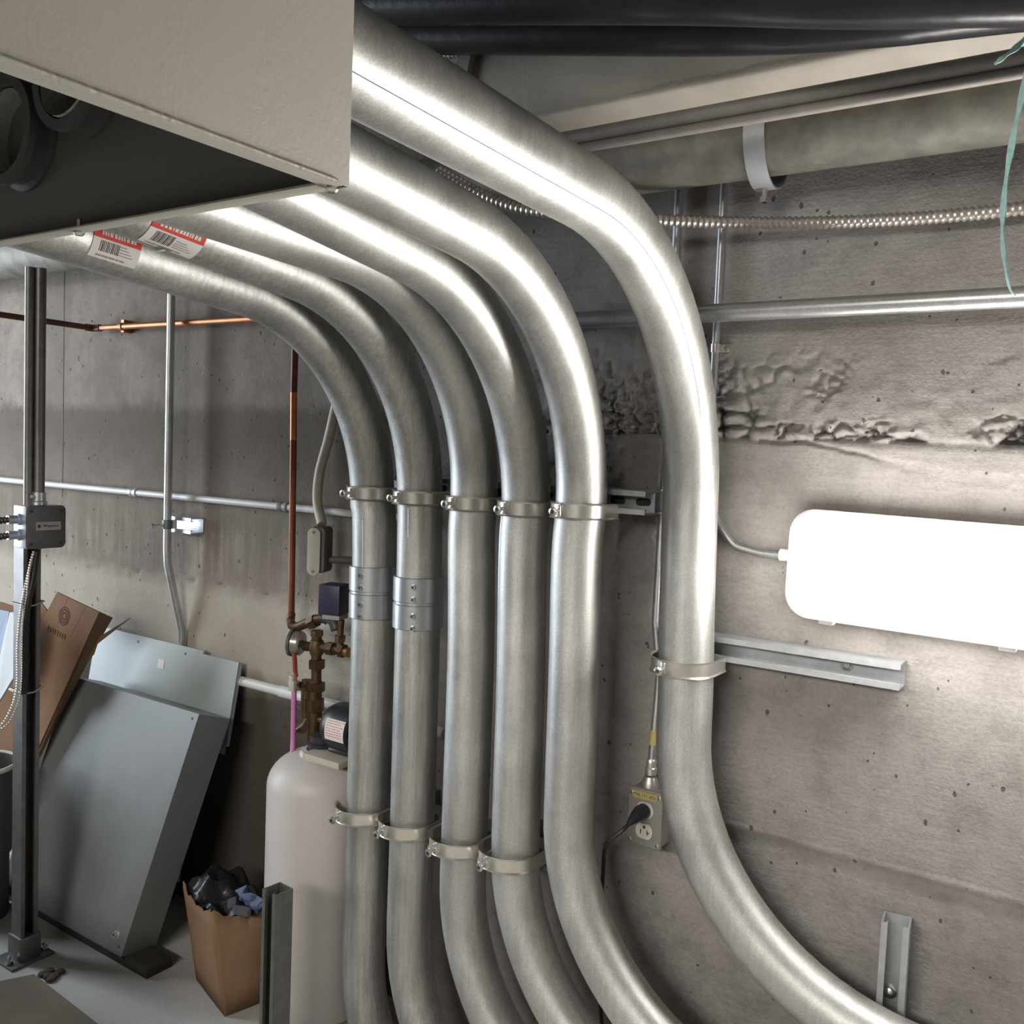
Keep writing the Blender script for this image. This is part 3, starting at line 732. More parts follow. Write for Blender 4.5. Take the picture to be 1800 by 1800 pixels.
# armoured cables near the ceiling
P = [at(x, y, Y=Y) for x, y, Y in ((770, 300, -.24), (860, 347, -.22), (950, 371, -.195), (1150, 386, -.13), (1300, 391, -.08), (1440, 391, -.05), (1620, 383, -.04), (1800, 366, -.04), (1900, 350, -.04))]
t = thing('armoured_cable', 'sagging pale armoured cable across the right wall under the iron pipe', 'cable', P[0]); obj('armour', corrugated(bez(P, 10), .0078, .0108, .0095), 'flex', t)
P = [at(x, y, Y=-.24) for x, y in ((680, 130), (760, 102), (820, 92), (900, 94), (1000, 99))]
t = thing('armoured_cable', 'dim armoured cable in the dark gap above the rightmost conduit', 'cable', P[0]); obj('armour', corrugated(bez(P, 10), .006, .0085, .0085), 'flex', t)

# ------------------------------------------------------------------ thin conduits on the right wall
def strap(parent, c, axis, r, dirv, mat='zinc'):
    c = Vector(c); ax = Vector(axis).normalized(); d = Vector(dirv).normalized()
    b = obj('strap', MB().tube([c-ax*.007, c+ax*.007], r+.0022, 18), mat, parent)
    e = c+d*(r+.012); up = Vector((0, 1, 0))
    mb = MB(); sd = ax*.007
    y0 = e.copy(); y0.y = -.0045
    q = [y0-d*.012-sd, y0+d*.010-sd, y0+d*.010+sd, y0-d*.012+sd]
    mb.prism(q, (0, .0035, 0))
    obj('strap_foot', mb, mat, b, smooth=False)
    obj('strap_screw', MB().lathe([(.0055, 0), (.0050, -.003), (.002, -.004)], 10, (y0.x, -.0045, y0.z), 'Y'), 'ink_grey', b)
def thin(name, label, pts, r, mat='emt', group=None, n=16, part='pipe', cat='conduit'):
    t = thing(name, label, cat, pts[0], group); obj(part, MB().tube(pts, r, n), mat, t); return t
xa = at(1193, 345, Y=-.012).x
pj = at(1143, 1362, Y=-.03)
t = thin('thin_conduit', 'thin grey conduit dropping down the wall to the outlet box', [(xa, -.012, 1.74), (xa, -.012, 1.2), (xa-.003, -.012, .95), (pj.x, -.012, .86), (pj.x, -.016, .80), (pj.x, -.026, pj.z+.035), (pj.x, -.028, pj.z)], .0074)
mb = MB().lathe([(.0085, 0), (.0110, .001), (.0110, .013), (.0095, .015), (.0095, .028), (.0082, .030)], 18, (pj.x, -.028, pj.z), 'Z'); obj('connector', mb, 'zinc', t)
pz = at(1143, 1300, Y=-.028); obj('paint_band', MB().cyl((pj.x, -.0255, pz.z-.010), (pj.x, -.021, pz.z+.016), .0080, 16), 'yellow_label', t)
pc = at(1160, 880, Y=-.012); obj('coupling', MB().lathe([(.0085, -.022), (.0105, -.021), (.0105, -.004), (.0098, 0), (.0105, .004), (.0105, .021), (.0085, .022)], 16, (xa-.002, -.012, pc.z), 'Z'), 'emt', t)
xb = at(1272, 345, Y=-.012).x
q = [Vector((xb, -.012, 1.74)), Vector((xb, -.012, 1.40)), Vector((xb+.001, -.012, 1.23))]
tail = [at(x, y, Y=-.014) for x, y in ((1262, 915), (1282, 948), (1315, 966), (1350, 974), (1384, 976))]
q2 = bez([Vector((xb, -.012, 1.26))+Vector((0, 0, 0)), Vector((xb-.002, -.013, 1.19))] + tail[1:] , 8)
t = thin('thin_conduit', 'thin grey conduit down the wall that bends into the left end of the lamp', q[:2]+[Vector((xb, -.012, 1.30))]+q2, .0070)
ps = at(1262, 612, Y=-.012); strap(t, (xb, -.012, ps.z), (0, 0, 1), .0066, (1, 0, 0))
obj('fitting', MB().cyl(tail[-1]-Vector((.012, 0, 0)), tail[-1]+Vector((.004, 0, 0)), .0105, 14), 'lamp_body', t)
ph0 = at(1240, 551, Y=-.075); ph1 = at(1800, 522, Y=-.075)
zh = (ph0.z+ph1.z)/2
t = thin('wall_conduit', 'one-inch grey conduit running level along the upper right wall', [(-1.0, -.075, zh), (-.2, -.075, zh), (2.6, -.075, zh)], .0152, n=24)
for x in (-.95, 1.4): obj('bracket', MB().box((x-.012, -.0585, zh-.015), (x+.012, .004, zh+.015)), 'strut', t, smooth=False)

# ------------------------------------------------------------------ lamp
lz0, lz1 = at(1440, 1089, Y=-.09).z, at(1440, 895, Y=-.09).z
lx0 = at(1384, 1000, Y=-.09).x; lx1 = lx0+.64; zc = (lz0+lz1)/2; hh = (lz1-lz0)/2
lamp = thing('wall_lamp', 'glaring white vapour-tight strip lamp fixed to the concrete wall', 'lamp', (lx0, -.05, zc), rot=(0, R_(.8), 0))
def rrect(x0, x1, z0, z1, r, n=8):
    P = []
    for cx, cz, a in ((x1-r, z1-r, 0), (x0+r, z1-r, PI/2), (x0+r, z0+r, PI), (x1-r, z0+r, 1.5*PI)):
        P += [(cx+r*math.cos(a+PI/2*i/n), cz+r*math.sin(a+PI/2*i/n)) for i in range(n+1)]
    return P
def slab(x0, x1, z0, z1, r, prof):
    mb = MB(); vs = []; k = None
    for inset, y in prof:
        P = rrect(x0+inset, x1-inset, z0+inset, z1-inset, max(.004, r-inset)); k = len(P); vs += [(x, y, z) for x, z in P]
    fs = [(i*k+j, i*k+(j+1) % k, (i+1)*k+(j+1) % k, (i+1)*k+j) for i in range(len(prof)-1) for j in range(k)]
    fs += [tuple(range(k)), tuple((len(prof)-1)*k+j for j in range(k))]
    return mb.add(vs, fs)
LW = lx1-lx0
def lbx(*a): return slab(*a)
obj('housing', slab(0, LW, -hh, hh, .040, [(.014, .046), (.008, .02), (.002, -.0), (.002, -.018), (.003, -.0192), (.010, -.0192)]), 'lamp_body', lamp, local=True)
obj('diffuser', slab(.004, LW-.004, -hh+.004, hh-.004, .036, [(0, -.0145), (.006, -.0180), (.0005, -.0202), (0, -.0385), (.0025, -.0395), (.005, -.046), (.018, -.055), (.035, -.057)]), 'lit', lamp, local=True)
vs = []; prof = [(0, -.036), (0, -.043), (.0045, -.044), (.0045, -.036)]
for inset, y in prof: vs += [(x, y, z) for x, z in rrect(inset, LW-inset, -hh+inset, hh-inset, .040-inset)]
k = len(vs)//4
obj('cover_rim', MB().add(vs, [(i*k+j, i*k+(j+1) % k, ((i+1) % 4)*k+(j+1) % k, ((i+1) % 4)*k+j) for i in range(4) for j in range(k)]), 'lamp_body', lamp, local=True)
for fx in (.066, .32, .57):
    obj('latch', MB().box((fx-.011, -.041, -hh-.006), (fx+.011, -.022, -hh+.010)), 'lamp_body', lamp, local=True, bevel=.0015)
obj('end_fitting', MB().cyl((-.016, .034, .012), (.012, .034, .012), .011, 14), 'lamp_body', lamp, local=True)

# ------------------------------------------------------------------ outlet box
pa = at(1133, 1438, Y=-.05); W2, H2 = .035, .0535
ob = thing('outlet_box', 'grey steel duplex outlet box on the wall with a yellow tape label', 'outlet', (pa.x, -.003, pa.z))
cx, cz = pa.x, pa.z
obj('box', MB().box((cx-W2+.003, -.046, cz-H2+.003), (cx+W2-.003, .004, cz+H2-.003)), 'plate', ob, bevel=.004)
hubz = cz+H2
obj('hub', MB().lathe([(.018, -.004), (.0165, .006), (.014, .014), (.0115, .020), (.0095, .021)], 18, (pj.x, -.028, hubz-.002), 'Z'), 'plate', ob)
mb = slab(cx-W2, cx+W2, cz-H2, cz+H2, .006, [(0, -.0462), (0, -.0485), (.0015, -.050)]); obj('cover_plate', mb, 'plate', ob)
for k, sg in enumerate((1, -1)):
    c = Vector((cx+.001, -.050, cz-.004+sg*.0195))
    prof = []
    vsx = []
    for j in range(28):
        a = 2*PI*j/28; x = .0170*math.cos(a); z = .0170*math.sin(a); z = max(-.0140, min(.0140, z)); vsx.append(c+Vector((x, 0, z)))
    rc = obj('receptacle', MB().prism(vsx, (0, -.0022, 0)), 'receptacle', ob, smooth=False)
    if k == 1:
        y = -.0522
        mb = MB().box((c.x-.0075, y-.0003, c.z-.0055), (c.x-.0055, y, c.z+.0025)).box((c.x+.0055, y-.0003, c.z-.0065), (c.x+.0075, y, c.z+.0025)).box((c.x+.0075, y-.0003, c.z-.0030), (c.x+.0105, y, c.z-.0010))
        obj('slots', mb, 'ink', rc, smooth=False)
        obj('ground_hole', MB().lathe([(.0028, 0), (.0028, -.0003)], 12, (c.x, y, c.z+.0075), 'Y'), 'ink', rc, smooth=False)
for sx, sz in ((-1, 1), (1, 1), (-1, -1), (1, -1)):
    obj('cover_screw', MB().lathe([(.0036, 0), (.0034, -.0014), (.0015, -.002)], 10, (cx+sx*.0275, -.050, cz+sz*.0440-.001), 'Y'), 'screw', ob)
tp = obj('tape_label', MB().box((cx-.026, -.0506, cz+.0345), (cx+.022, -.0501, cz+.0470)), 'yellow_label', ob, smooth=False)
text('lettering', 'PNL 121 #23', .0080, 'ink', tp, (cx-.002, -.0508, cz+.0407), (1, 0, 0), (0, 0, 1), .0001)
plug = thing('power_plug', 'black cord plug pushed into the upper outlet of the grey box', 'plug', (cx, -.055, cz+.0155))
c = Vector((cx-.001, -.0525, cz+.0145))
obj('plug_body', MB().tube([c, c+Vector((-.001, -.012, -.001)), c+Vector((-.002, -.026, -.003)), c+Vector((-.004, -.040, -.008)), c+Vector((-.006, -.048, -.012))], [.0135, .0140, .0115, .0075, .0045], 16), 'dark_plastic', plug)
P = [c+Vector((-.005, -.046, -.011)), c+Vector((-.012, -.062, -.022)), c+Vector((-.035, -.066, -.045)), c+Vector((-.055, -.040, -.075)), c+Vector((-.066, -.020, -.13)), c+Vector((-.070, -.012, -.30)), Vector((c.x-.07, -.012, .02))]
obj('cord', MB().tube(bez(P, 8), .0038, 10), 'dark_plastic', plug)

# ------------------------------------------------------------------ twine hanging at the right
def ribbon(P, wd, th, tw=0.0):
    P = [Vector(p) for p in P]; mb = MB(); vs = []
    for i, p in enumerate(P):
        tg = (P[min(i+1, len(P)-1)]-P[max(i-1, 0)]).normalized(); s = tg.cross(FW).normalized()
        a = tw*i; s2 = s*math.cos(a)+tg.cross(s)*math.sin(a); n2 = tg.cross(s2)
        ww = wd*(.75+.25*math.cos(i*.9)); vs += [p+s2*ww+n2*th, p-s2*ww+n2*th, p-s2*ww-n2*th, p+s2*ww-n2*th]
    fs = [(4*i+j, 4*i+(j+1) % 4, 4*i+4+(j+1) % 4, 4*i+4+j) for i in range(len(P)-1) for j in range(4)] + [(0, 1, 2, 3), tuple(4*len(P)-4+j for j in range(4))]
    return mb.add(vs, fs)
tw = thing('green_twine', 'pale green plastic twine dangling from above at the right edge', 'twine', at(1800, 140, Y=-.42))
P = [at(x, y, Y=-.42) for x, y in ((1812, 60), (1800, 150), (1783, 230), (1768, 320), (1762, 400), (1766, 460), (1775, 505), (1786, 521))]
obj('strand', ribbon(bez(P, 6), .0036, .0006, .05), 'twine', tw)
P = [at(x, y, Y=-.42) for x, y in ((1815, 50), (1790, 80), (1765, 100), (1748, 113))]
obj('loose_end', ribbon(bez(P, 6), .0036, .0006, .05), 'twine', tw)
P = [at(1812, 60, Y=-.42), Vector((.02, -.36, 2.0)), Vector((.05, -.34, 2.10))]
obj('knot', MB().tube(bez([at(1813, 55, Y=-.42), at(1840, 20, Y=-.42), at(1850, -60, Y=-.42)], 5), .003, 8), 'twine', tw)

# ------------------------------------------------------------------ left wall: thin conduit, white conduit, copper
pl = at(302, 480, Y=-.058); xl = pl.x
pts = [Vector((xl, -.058, 1.70)), Vector((xl, -.058, .96)), Vector((xl+.001, -.056, .92)), Vector((xl+.006, -.028, .80)), Vector((xl+.007, -.0135, .74)), Vector((xl+.007, -.0112, .60)), Vector((xl+.007, -.0112, .05))]
tl = thin('wall_conduit', 'upright grey conduit on the left wall, kicking back behind the leaning panels', pts, .0102, n=18)
zc_ = at(297, 922, Y=-.058).z
st = thing('strut_channel', 'small strut offcut behind the upright conduit on the left wall', 'strut channel', (xl+.03, 0, zc_))
obj('channel', strut(MB(), (xl-.035, -.001, zc_), (xl+.075, -.001, zc_), (0, -1, 0), (0, 0, 1)), 'strut', st, smooth=False)
ck = thing('pipe_clamp', 'small dark clamp round the upright conduit on the left wall', 'pipe clamp', (xl, -.058, zc_))
obj('band', MB().tube([(xl, -.058, zc_-.012), (xl, -.058, zc_-.011), (xl, -.058, zc_+.011), (xl, -.058, zc_+.012)], [.0106, .0135, .0135, .0106], 20), 'strut_dark', ck)
obj('bolt', MB().cyl((xl-.010, -.070, zc_-.002), (xl-.020, -.086, zc_-.004), .0035, 8), 'zinc', ck)
obj('bolt_head', MB().cyl((xl-.020, -.086, zc_-.004), (xl-.0225, -.090, zc_-.0045), .0075, 6), 'zinc', ck)

zw = at(0, 843, Y=-.016).z
t = thin('white_conduit', 'thin white-painted conduit running level along the left wall', [(-4.2, -.016, zw), (-2, -.016, zw), (-1.28, -.016, zw)], .0088, 'pvc', n=16)
for px in (236, 500):
    q = at(px, 870, Y=-.016)
    obj('coupling', MB().lathe([(.0095, -.016), (.0118, -.015), (.0118, -.002), (.0105, 0), (.0118, .002), (.0118, .015), (.0095, .016)], 14, (q.x, -.016, zw), 'X'), 'small_pipe' if px > 300 else 'strut', t)
# copper lines
c0 = at(0, 553, Z=at(165, 577, Y=-.03).z); c1 = at(165, 577, Y=-.03); dk = (c0-c1).normalized()
t = thing('copper_pipe', 'tarnished dark copper pipe coming in from the left to the wall', 'pipe', c1); obj('pipe', MB().tube([c1+dk*1.3, c1], .0080, 14), 'copper_dark', t)
c2 = at(520, 562, Y=-.03); c2.z = c1.z-.006
t = thing('copper_pipe', 'bright copper pipe running level along the left wall', 'pipe', c1); obj('pipe', MB().tube([c1+Vector((-.004, 0, 0)), c1.lerp(c2, .5), c2+Vector((.15, 0, 0))], .0080, 14), 'copper', t)
obj('elbow', MB().tube(bez([c1+dk*.03, c1+dk*.004, c1+Vector((.01, 0, 0)), c1+Vector((.035, 0, -.0003))], 5), .0100, 14), 'copper_dark', t)
q = at(214, 574, Y=-.03); obj('pipe_clip', MB().tube([(q.x-.007, -.03, c1.z-.001), (q.x+.007, -.03, c1.z-.001)], .0105, 14).box((q.x-.006, -.028, c1.z-.016), (q.x+.006, .002, c1.z+.018)), 'copper', t, smooth=False)
xv = at(519, 590, Y=-.055).x; zt = c2.z
zv = at(512, 1096, Y=-.055).z
xv2 = at(512, 1090, Y=-.055).x
zs_ = at(517, 690, Y=-.055).z
t = thing('copper_pipe', 'upright copper riser dropping to the pump fittings above the tank', 'pipe', (xv, -.055, zv))
obj('pipe', MB().tube([(xv, -.055, zt), (xv, -.055, zs_)], .0080, 14), 'copper_dark', t)
zm_ = zs_-.11; xm_ = xv+(xv2-xv)*.25
obj('bright_length', MB().tube([(xv, -.055, zs_), (xm_, -.055, zm_)], .0079, 14), 'copper', t)['label'] = 'shiny bright length of copper'
obj('lower_pipe', MB().tube([(xm_, -.055, zm_), (xv2, -.055, zv)], .0079, 14), 'copper_dull', t)['label'] = 'dull brown lower length of copper'
obj('tee', MB().tube([(xv, -.055, zt-.03), (xv, -.052, zt-.005), (xv, -.042, zt), (xv, -.03, zt)], .0098, 14), 'copper_dark', t)

# conduit body with its conduits
PF = -.12        # plane of the pump fittings
lbt, lbb = at(566, 925, Y=-.07), at(562, 1005, Y=-.07)
lb = thing('conduit_body', 'grey conduit body with a cream oval cover beside the copper riser', 'conduit body', lbt)
bw = .019; x0 = lbt.x; hgt = lbt.z-lbb.z
obj('body', slab(-bw, bw, -hgt/2, hgt/2, .010, [(.002, .022), (0, .018), (0, -.018), (.002, -.021)]), 'lb_dark', lb).data.transform(Matrix.Translation((x0, -.07, (lbt.z+lbb.z)/2)) @ Matrix.Rotation(R_(20), 4, 'Z'))
ov = rrect(-.0155, .0155, -hgt/2-.006, hgt/2-.002, .0150)
mb = MB().prism([(x, -.0215, z) for x, z in ov], (0, -.004, 0)); o = obj('cover', mb, 'cream', lb, bevel=.001)
Mx = Matrix.Translation((x0, -.07, (lbt.z+lbb.z)/2)) @ Matrix.Rotation(R_(20), 4, 'Z') @ Matrix.Translation((-.006, -.002, 0)); o.data.transform(Mx)
for zz in (hgt/2-.012, -hgt/2+.004):
    s_ = obj('cover_screw', MB().lathe([(.0036, 0), (.0032, -.0015), (.0012, -.002)], 10, (0, -.0256, zz), 'Y'), 'strut_dark', lb); s_.data.transform(Mx)
P = [at(x, y, Y=-.05) for x, y in ((612, 640), (594, 700), (578, 770), (562, 830), (558, 880))] + [Vector((x0, -.07, lbt.z+.004))]
P = [Vector((P[0].x+.02, -.05, P[0].z+.25))] + P
thin('pale_conduit', 'pale painted conduit curving down from behind the leftmost large conduit', bez(P, 8), .0112, 'cream')
P = [Vector((x0+.012, -.06, lbb.z+.028)), Vector((x0+.06, -.045, lbb.z+.031)), Vector((x0+.30, -.045, lbb.z+.036))]
thin('dark_conduit', 'short dark conduit leading right from the foot of the conduit body', P, .0085, 'lb_dark')

# ------------------------------------------------------------------ pressure tank and pump fittings
tk = at(567, 1400, Y=-.128); TX, TY, TR = tk.x, -.128, .1200
zd = at(483, 1352, X=None, Y=-.128).z
zt0 = at(560, 1322, Y=-.17).z-.010
tank = thing('pressure_tank', 'white steel pressure tank on the floor behind the large conduits', 'tank', (TX, TY, 0))
prof = [(.09, 0), (TR, .03)] + [(TR, zt0-.075)] + [(TR*math.cos(a)**.75 if a < 1.55 else .001, zt0-.075+.075*math.sin(a)) for a in [PI/2*i/14 for i in range(1, 14)]] + [(.004, zt0)]
obj('shell', MB().lathe(prof, 56, (TX, TY, 0)), 'tank', tank, angle=60)
pn = at(566, 1312, Y=TY-.01)
obj('neck', MB().lathe([(.050, zt0-.008), (.044, zt0+.004), (.033, zt0+.006), (.033, zt0+.002)], 32, (pn.x, TY-.01, 0)), 'tank', tank)
pump = thing('pump_motor', 'black round pump motor on a board across the tank top', 'pump', (pn.x, TY, zt0))
obj('collar', MB().lathe([(.030, zt0+.004), (.031, zt0+.020), (.026, zt0+.022), (.026, zt0+.036), (.02, zt0+.038)], 26, (pn.x, TY-.01, 0)), 'dark_plastic', pump)
mx = Vector((-1.372, -.128, .648)); mr = .053
P = [mx+Vector((u, .0, 0)) for u in (-.062, -.060, -.050, -.034, -.012, .033, .037)]
obj('motor_shell', MB().tube(P, [.012, .026, .041, .050, mr, mr, .045], 36), 'motor', pump)
def mskin(u, th, rr): return mx+Vector((u, -math.cos(th)*rr, math.sin(th)*rr))
lbm = obj('rating_label', curved_patch(None, mr+.0008, -.022, .032, -.30, .55, mskin), 'label_white', pump)
mb = MB(); rnd = random.Random(8)
for row in range(7):
    th = .46-row*.1; u = -.018
    while u < .024:
        wd = rnd.uniform(.003, .008); o = curved_patch(None, mr+.0012, u, u+wd, th, th+.025, mskin, 2); mb.add(o.v, o.f); u += wd+.002
obj('print', mb, 'label_red', lbm)
bp = at(530, 1345, Y=-.20)
bd = thing('mounting_board', 'short pale board under the pump motor on the tank', 'board', (bp.x+.06, -.14, zt0-.03))
b0 = at(531, 1343, Y=-.20); b0.z = max(b0.z+.004, zt0+.0125)
obj('board', MB().box((b0.x, -.20, b0.z-.014), (-1.332, -.125, b0.z)), 'wood', bd, bevel=.001)
obj('motor_foot', MB().box((mx.x-.03, -.165, b0.z+.0005), (mx.x+.035, -.09, mx.z-mr*.72)), 'motor', pump, bevel=.006)
brass = thing('brass_manifold', 'tarnished brass manifold of tees and valves above the pump', 'pipe fitting', (pn.x, PF, zt0))
def A(x, y, Y=PF): return at(x, y, Y=Y)
def fit(name, pix, r, mat='brass', n=14, Y=PF, bands=True, parent=brass):
    P = [A(x, y, Y) for x, y in pix]; P = bez(P, 4) if len(P) > 2 else P
    o = obj(name, MB().tube(P, r, n), mat, parent)
    return o
def nut(name, a, b, r, Y=PF, mat='brass', n=6, parent=brass):
    return obj(name, MB().tube([A(*a, Y), A(*b, Y)], r, n), mat, parent, smooth=False)
fit('riser_tube', [(552, 1310), (553, 1250), (552, 1195)], .0165)
fit('upper_tube', [(556, 1200), (556, 1160), (557, 1110)], .0115)
nut('hex_nut', (553, 1250), (553, 1228), .0215); nut('hex_nut', (557, 1215), (557, 1200), .0185); nut('hex_nut', (557, 1175), (557, 1160), .0180)
nut('hex_nut', (557, 1118), (557, 1108), .0140)
fit('cross_arm', [(536, 1136), (570, 1138), (612, 1146)], .0105)
nut('union_nut', (576, 1139), (588, 1141), .0150); nut('union_nut', (598, 1143), (606, 1145), .0150)
fit('arm_end', [(604, 1145), (614, 1147)], .0112, 'brass_bright')
fit('switch_stem', [(598, 1140), (598, 1110), (600, 1090)], .0075); nut('hex_nut', (597, 1128), (598, 1117), .0120)
obj('cross_body', MB().lathe([(.002, -.018), (.014, -.016), (.019, 0), (.014, .016), (.002, .018)], 16, A(557, 1138), 'Z'), 'brass', brass)
fit('bridge_pipe', [(512, 1098), (522, 1102), (545, 1093), (568, 1087), (585, 1095), (592, 1103)], .0105, 'brass', 14)
obj('bridge_elbow', MB().tube(bez([A(572, 1086), A(586, 1092), A(592, 1106)], 5), .0135, 14), 'dark_plastic', brass)
nut('hex_nut', (545, 1096), (556, 1090), .0150)
fit('drain_valve', [(545, 1262), (538, 1275), (528, 1282)], .0105); fit('valve_stem', [(560, 1265), (575, 1266)], .0070, 'brass_bright'); fit('drain_tip', [(524, 1283), (516, 1285)], .0058, 'brass_bright')
fit('side_valve', [(537, 1262), (538, 1225), (539, 1195)], .0115)
nut('hex_nut', (538, 1212), (538, 1200), .0160)
obj('wire_loop', MB().tube(bez([A(527, 1240), A(521, 1237), A(519, 1243), A(526, 1248), A(531, 1242)], 4), .0014, 6), 'brass', brass)
solder = obj('solder_elbow', MB().tube(bez([at(512, 1078, Y=-.055), at(511, 1092, Y=-.065), at(513, 1099, Y=-.10)], 4), .0100, 12), 'copper_dark', brass)
# gauge: seen from behind/side, dial toward the left
gc = A(530, 1131); ax = Vector((-.86, -.35, .05)).normalized()
g = thing('pressure_gauge', 'round steel pressure gauge on the left of the brass manifold', 'gauge', gc)
Mg = Matrix.Translation(gc) @ ax.to_track_quat('Z', 'Y').to_matrix().to_4x4()
o = obj('case', MB().lathe([(.004, -.004), (.024, -.002), (.0275, .002), (.0275, .018), (.026, .020), (.004, .020)], 32, (0, 0, 0)), 'gauge_face', g); o.data.transform(Mg)
o = obj('bezel', MB().lathe([(.0276, .017), (.0315, .018), (.0315, .024), (.0285, .026), (.0255, .022), (.004, .0215)], 32, (0, 0, 0)), 'lb_dark', g); o.data.transform(Mg)
obj('stem', MB().tube([gc, A(545, 1136)], .008, 12), 'brass', g)
# pressure switch
sw = thing('pressure_switch', 'dark blue plastic pressure switch box above the brass manifold', 'switch', A(590, 1060))
s0, s1 = A(560, 1076), A(596, 1030); dv = Matrix.Rotation(R_(-20), 4, 'Z'); cc = (A(586, 1053)); hw2, hz2 = .026, (s1.z-s0.z)/2
o = obj('cover', MB().box((-hw2, -.020, -hz2), (hw2, .030, hz2)), 'plastic_blue', sw, bevel=.002); o.data.transform(Matrix.Translation(cc) @ Matrix.Rotation(R_(14), 4, 'Z'))
o = obj('base_plate', MB().box((-hw2+.010, -.018, -hz2-.010), (hw2, .020, -hz2-.0005)), 'grey_plastic', sw, bevel=.001); o.data.transform(Matrix.Translation(cc) @ Matrix.Rotation(R_(14), 4, 'Z'))
obj('bracket', MB().box((cc.x-.006, cc.y-.012, cc.z-hz2-.030), (cc.x+.006, cc.y-.009, cc.z-hz2-.008)), 'grey_plastic', sw, smooth=False)
# drain cock with red lever and pink tube
dr = thing('drain_cock', 'small valve with a red lever hanging at the left of the fittings', 'valve', A(518, 1200, -.15))
YP = -.15
obj('body', MB().box((-.009, -.008, -.012), (.009, .008, .012)), 'cream', dr, bevel=.002).data.transform(Matrix.Translation(A(516, 1205, YP)))
obj('cap', MB().box((-.0065, -.007, -.007), (.0065, .007, .007)), 'cream', dr, bevel=.002).data.transform(Matrix.Translation(A(515, 1193, YP)))
obj('lever', MB().tube([A(517, 1148, YP), A(518, 1160, YP), A(519, 1180, YP), A(522, 1190, YP)], [.0050, .0052, .0050, .0030], 8), 'red', dr)
obj('nipple', MB().tube([A(518, 1203, YP), A(528, 1203, -.13), A(537, 1203, PF)], .0065, 12), 'brass', dr)
pk = thing('pink_tube', 'pink plastic drain tube hanging from the small valve onto the tank', 'tube', A(514, 1280, YP))
obj('tube', MB().tube(bez([A(517, 1212, YP), A(516, 1260, YP), A(515, 1310, YP-.005), A(513, 1353, YP-.03)], 5), .0060, 12), 'pink', pk)

# white pipe along the ledge line
zp = at(480, 1212, Y=-.02).z
t = thin('white_pipe', 'white plastic pipe running level along the wall behind the tank', [(at(424, 1196, Y=-.018).x, -.018, zp), (-1.6, -.018, zp), (-1.2, -.018, zp)], .0125, 'pvc', n=18, cat='pipe')
q = at(516, 1220, Y=-.018)
obj('coupling', MB().tube([(q.x-.045, -.018, zp), (q.x+.01, -.018, zp)], .0145, 18), 'pvc', t)

# ------------------------------------------------------------------ post with junction box
PXc = -2.135
pb0 = at(43, 1690, X=PXc); PY = pb0.y
ptop = at(60, 905, X=PXc).z
post = thing('strut_post', 'dark steel strut post on the floor at the left, carrying a junction box', 'post', (PXc, PY, 0))
obj('channel', strut(MB(), (PXc-STRUT/2, PY, ptop), (PXc-STRUT/2, PY, .01), (1, 0, 0), (0, 1, 0)), 'post_dark', post, smooth=False)
ft = obj('foot', MB().box((PXc-.028, PY-.026, 0), (PXc+.028, PY+.026, .062)), 'post_dark', post, bevel=.003)
obj('foot_plate', MB().box((PXc-.045, PY-.052, 0), (PXc+.04, PY+.052, .006)), 'post_dark', post, bevel=.001)
for sy in (-.042, .042): obj('anchor_bolt', MB().lathe([(.009, .007), (.009, .014), (.004, .015), (.004, .024), (.001, .025)], 8, (PXc+.01, PY+sy, 0)), 'screw', post, smooth=False)
JX = PXc+.022
j00, j11 = at(46, 889, X=JX+.055), at(115, 961, X=JX+.055)
jy0, jy1 = j00.y, j11.y; jz0, jz1 = j11.z-.001, at(80, 889, X=JX+.055).z
jb = thing('junction_box', 'square grey junction box with a printed name plate, on the strut post', 'junction box', (JX, (jy0+jy1)/2, jz0))
obj('box', MB().box((JX, jy0+.001, jz0+.001), (JX+.052, jy1-.001, jz1-.001)), 'jbox_side', jb, bevel=.002)
cv = [(y, z) for y, z in rrect(jy0, jy1, jz0, jz1, .012)]
obj('cover', MB().prism([(JX+.0522, y, z) for y, z in cv], (.0035, 0, 0)), 'jbox', jb, bevel=.001)
jc, jzc = (jy0+jy1)/2, (jz0+jz1)/2
np_ = obj('name_plate', MB().box((JX+.0558, jc-.024, jzc-.007), (JX+.0566, jc+.034, jzc+.012)), 'label_plate', jb, smooth=False)
obj('emblem', MB().box((JX+.0566, jc-.0205, jzc-.001), (JX+.0569, jc-.0140, jzc+.006)), 'ink', np_, smooth=False)
text('lettering', 'Wiegmann', .0085, 'ink', np_, (JX+.0568, jc+.0095, jzc+.0028), (0, 1, 0), (0, 0, 1), .0001)
for sy, sz in ((-1, -1), (1, -1), (-1, 1), (1, 1)):
    obj('cover_screw', MB().lathe([(.0035, 0), (.0033, .0013), (.001, .0018)], 10, (JX+.0557, jc+sy*(jy1-jy0)*.38, jzc+sz*(jz1-jz0)*.38), 'X'), 'ink', jb)
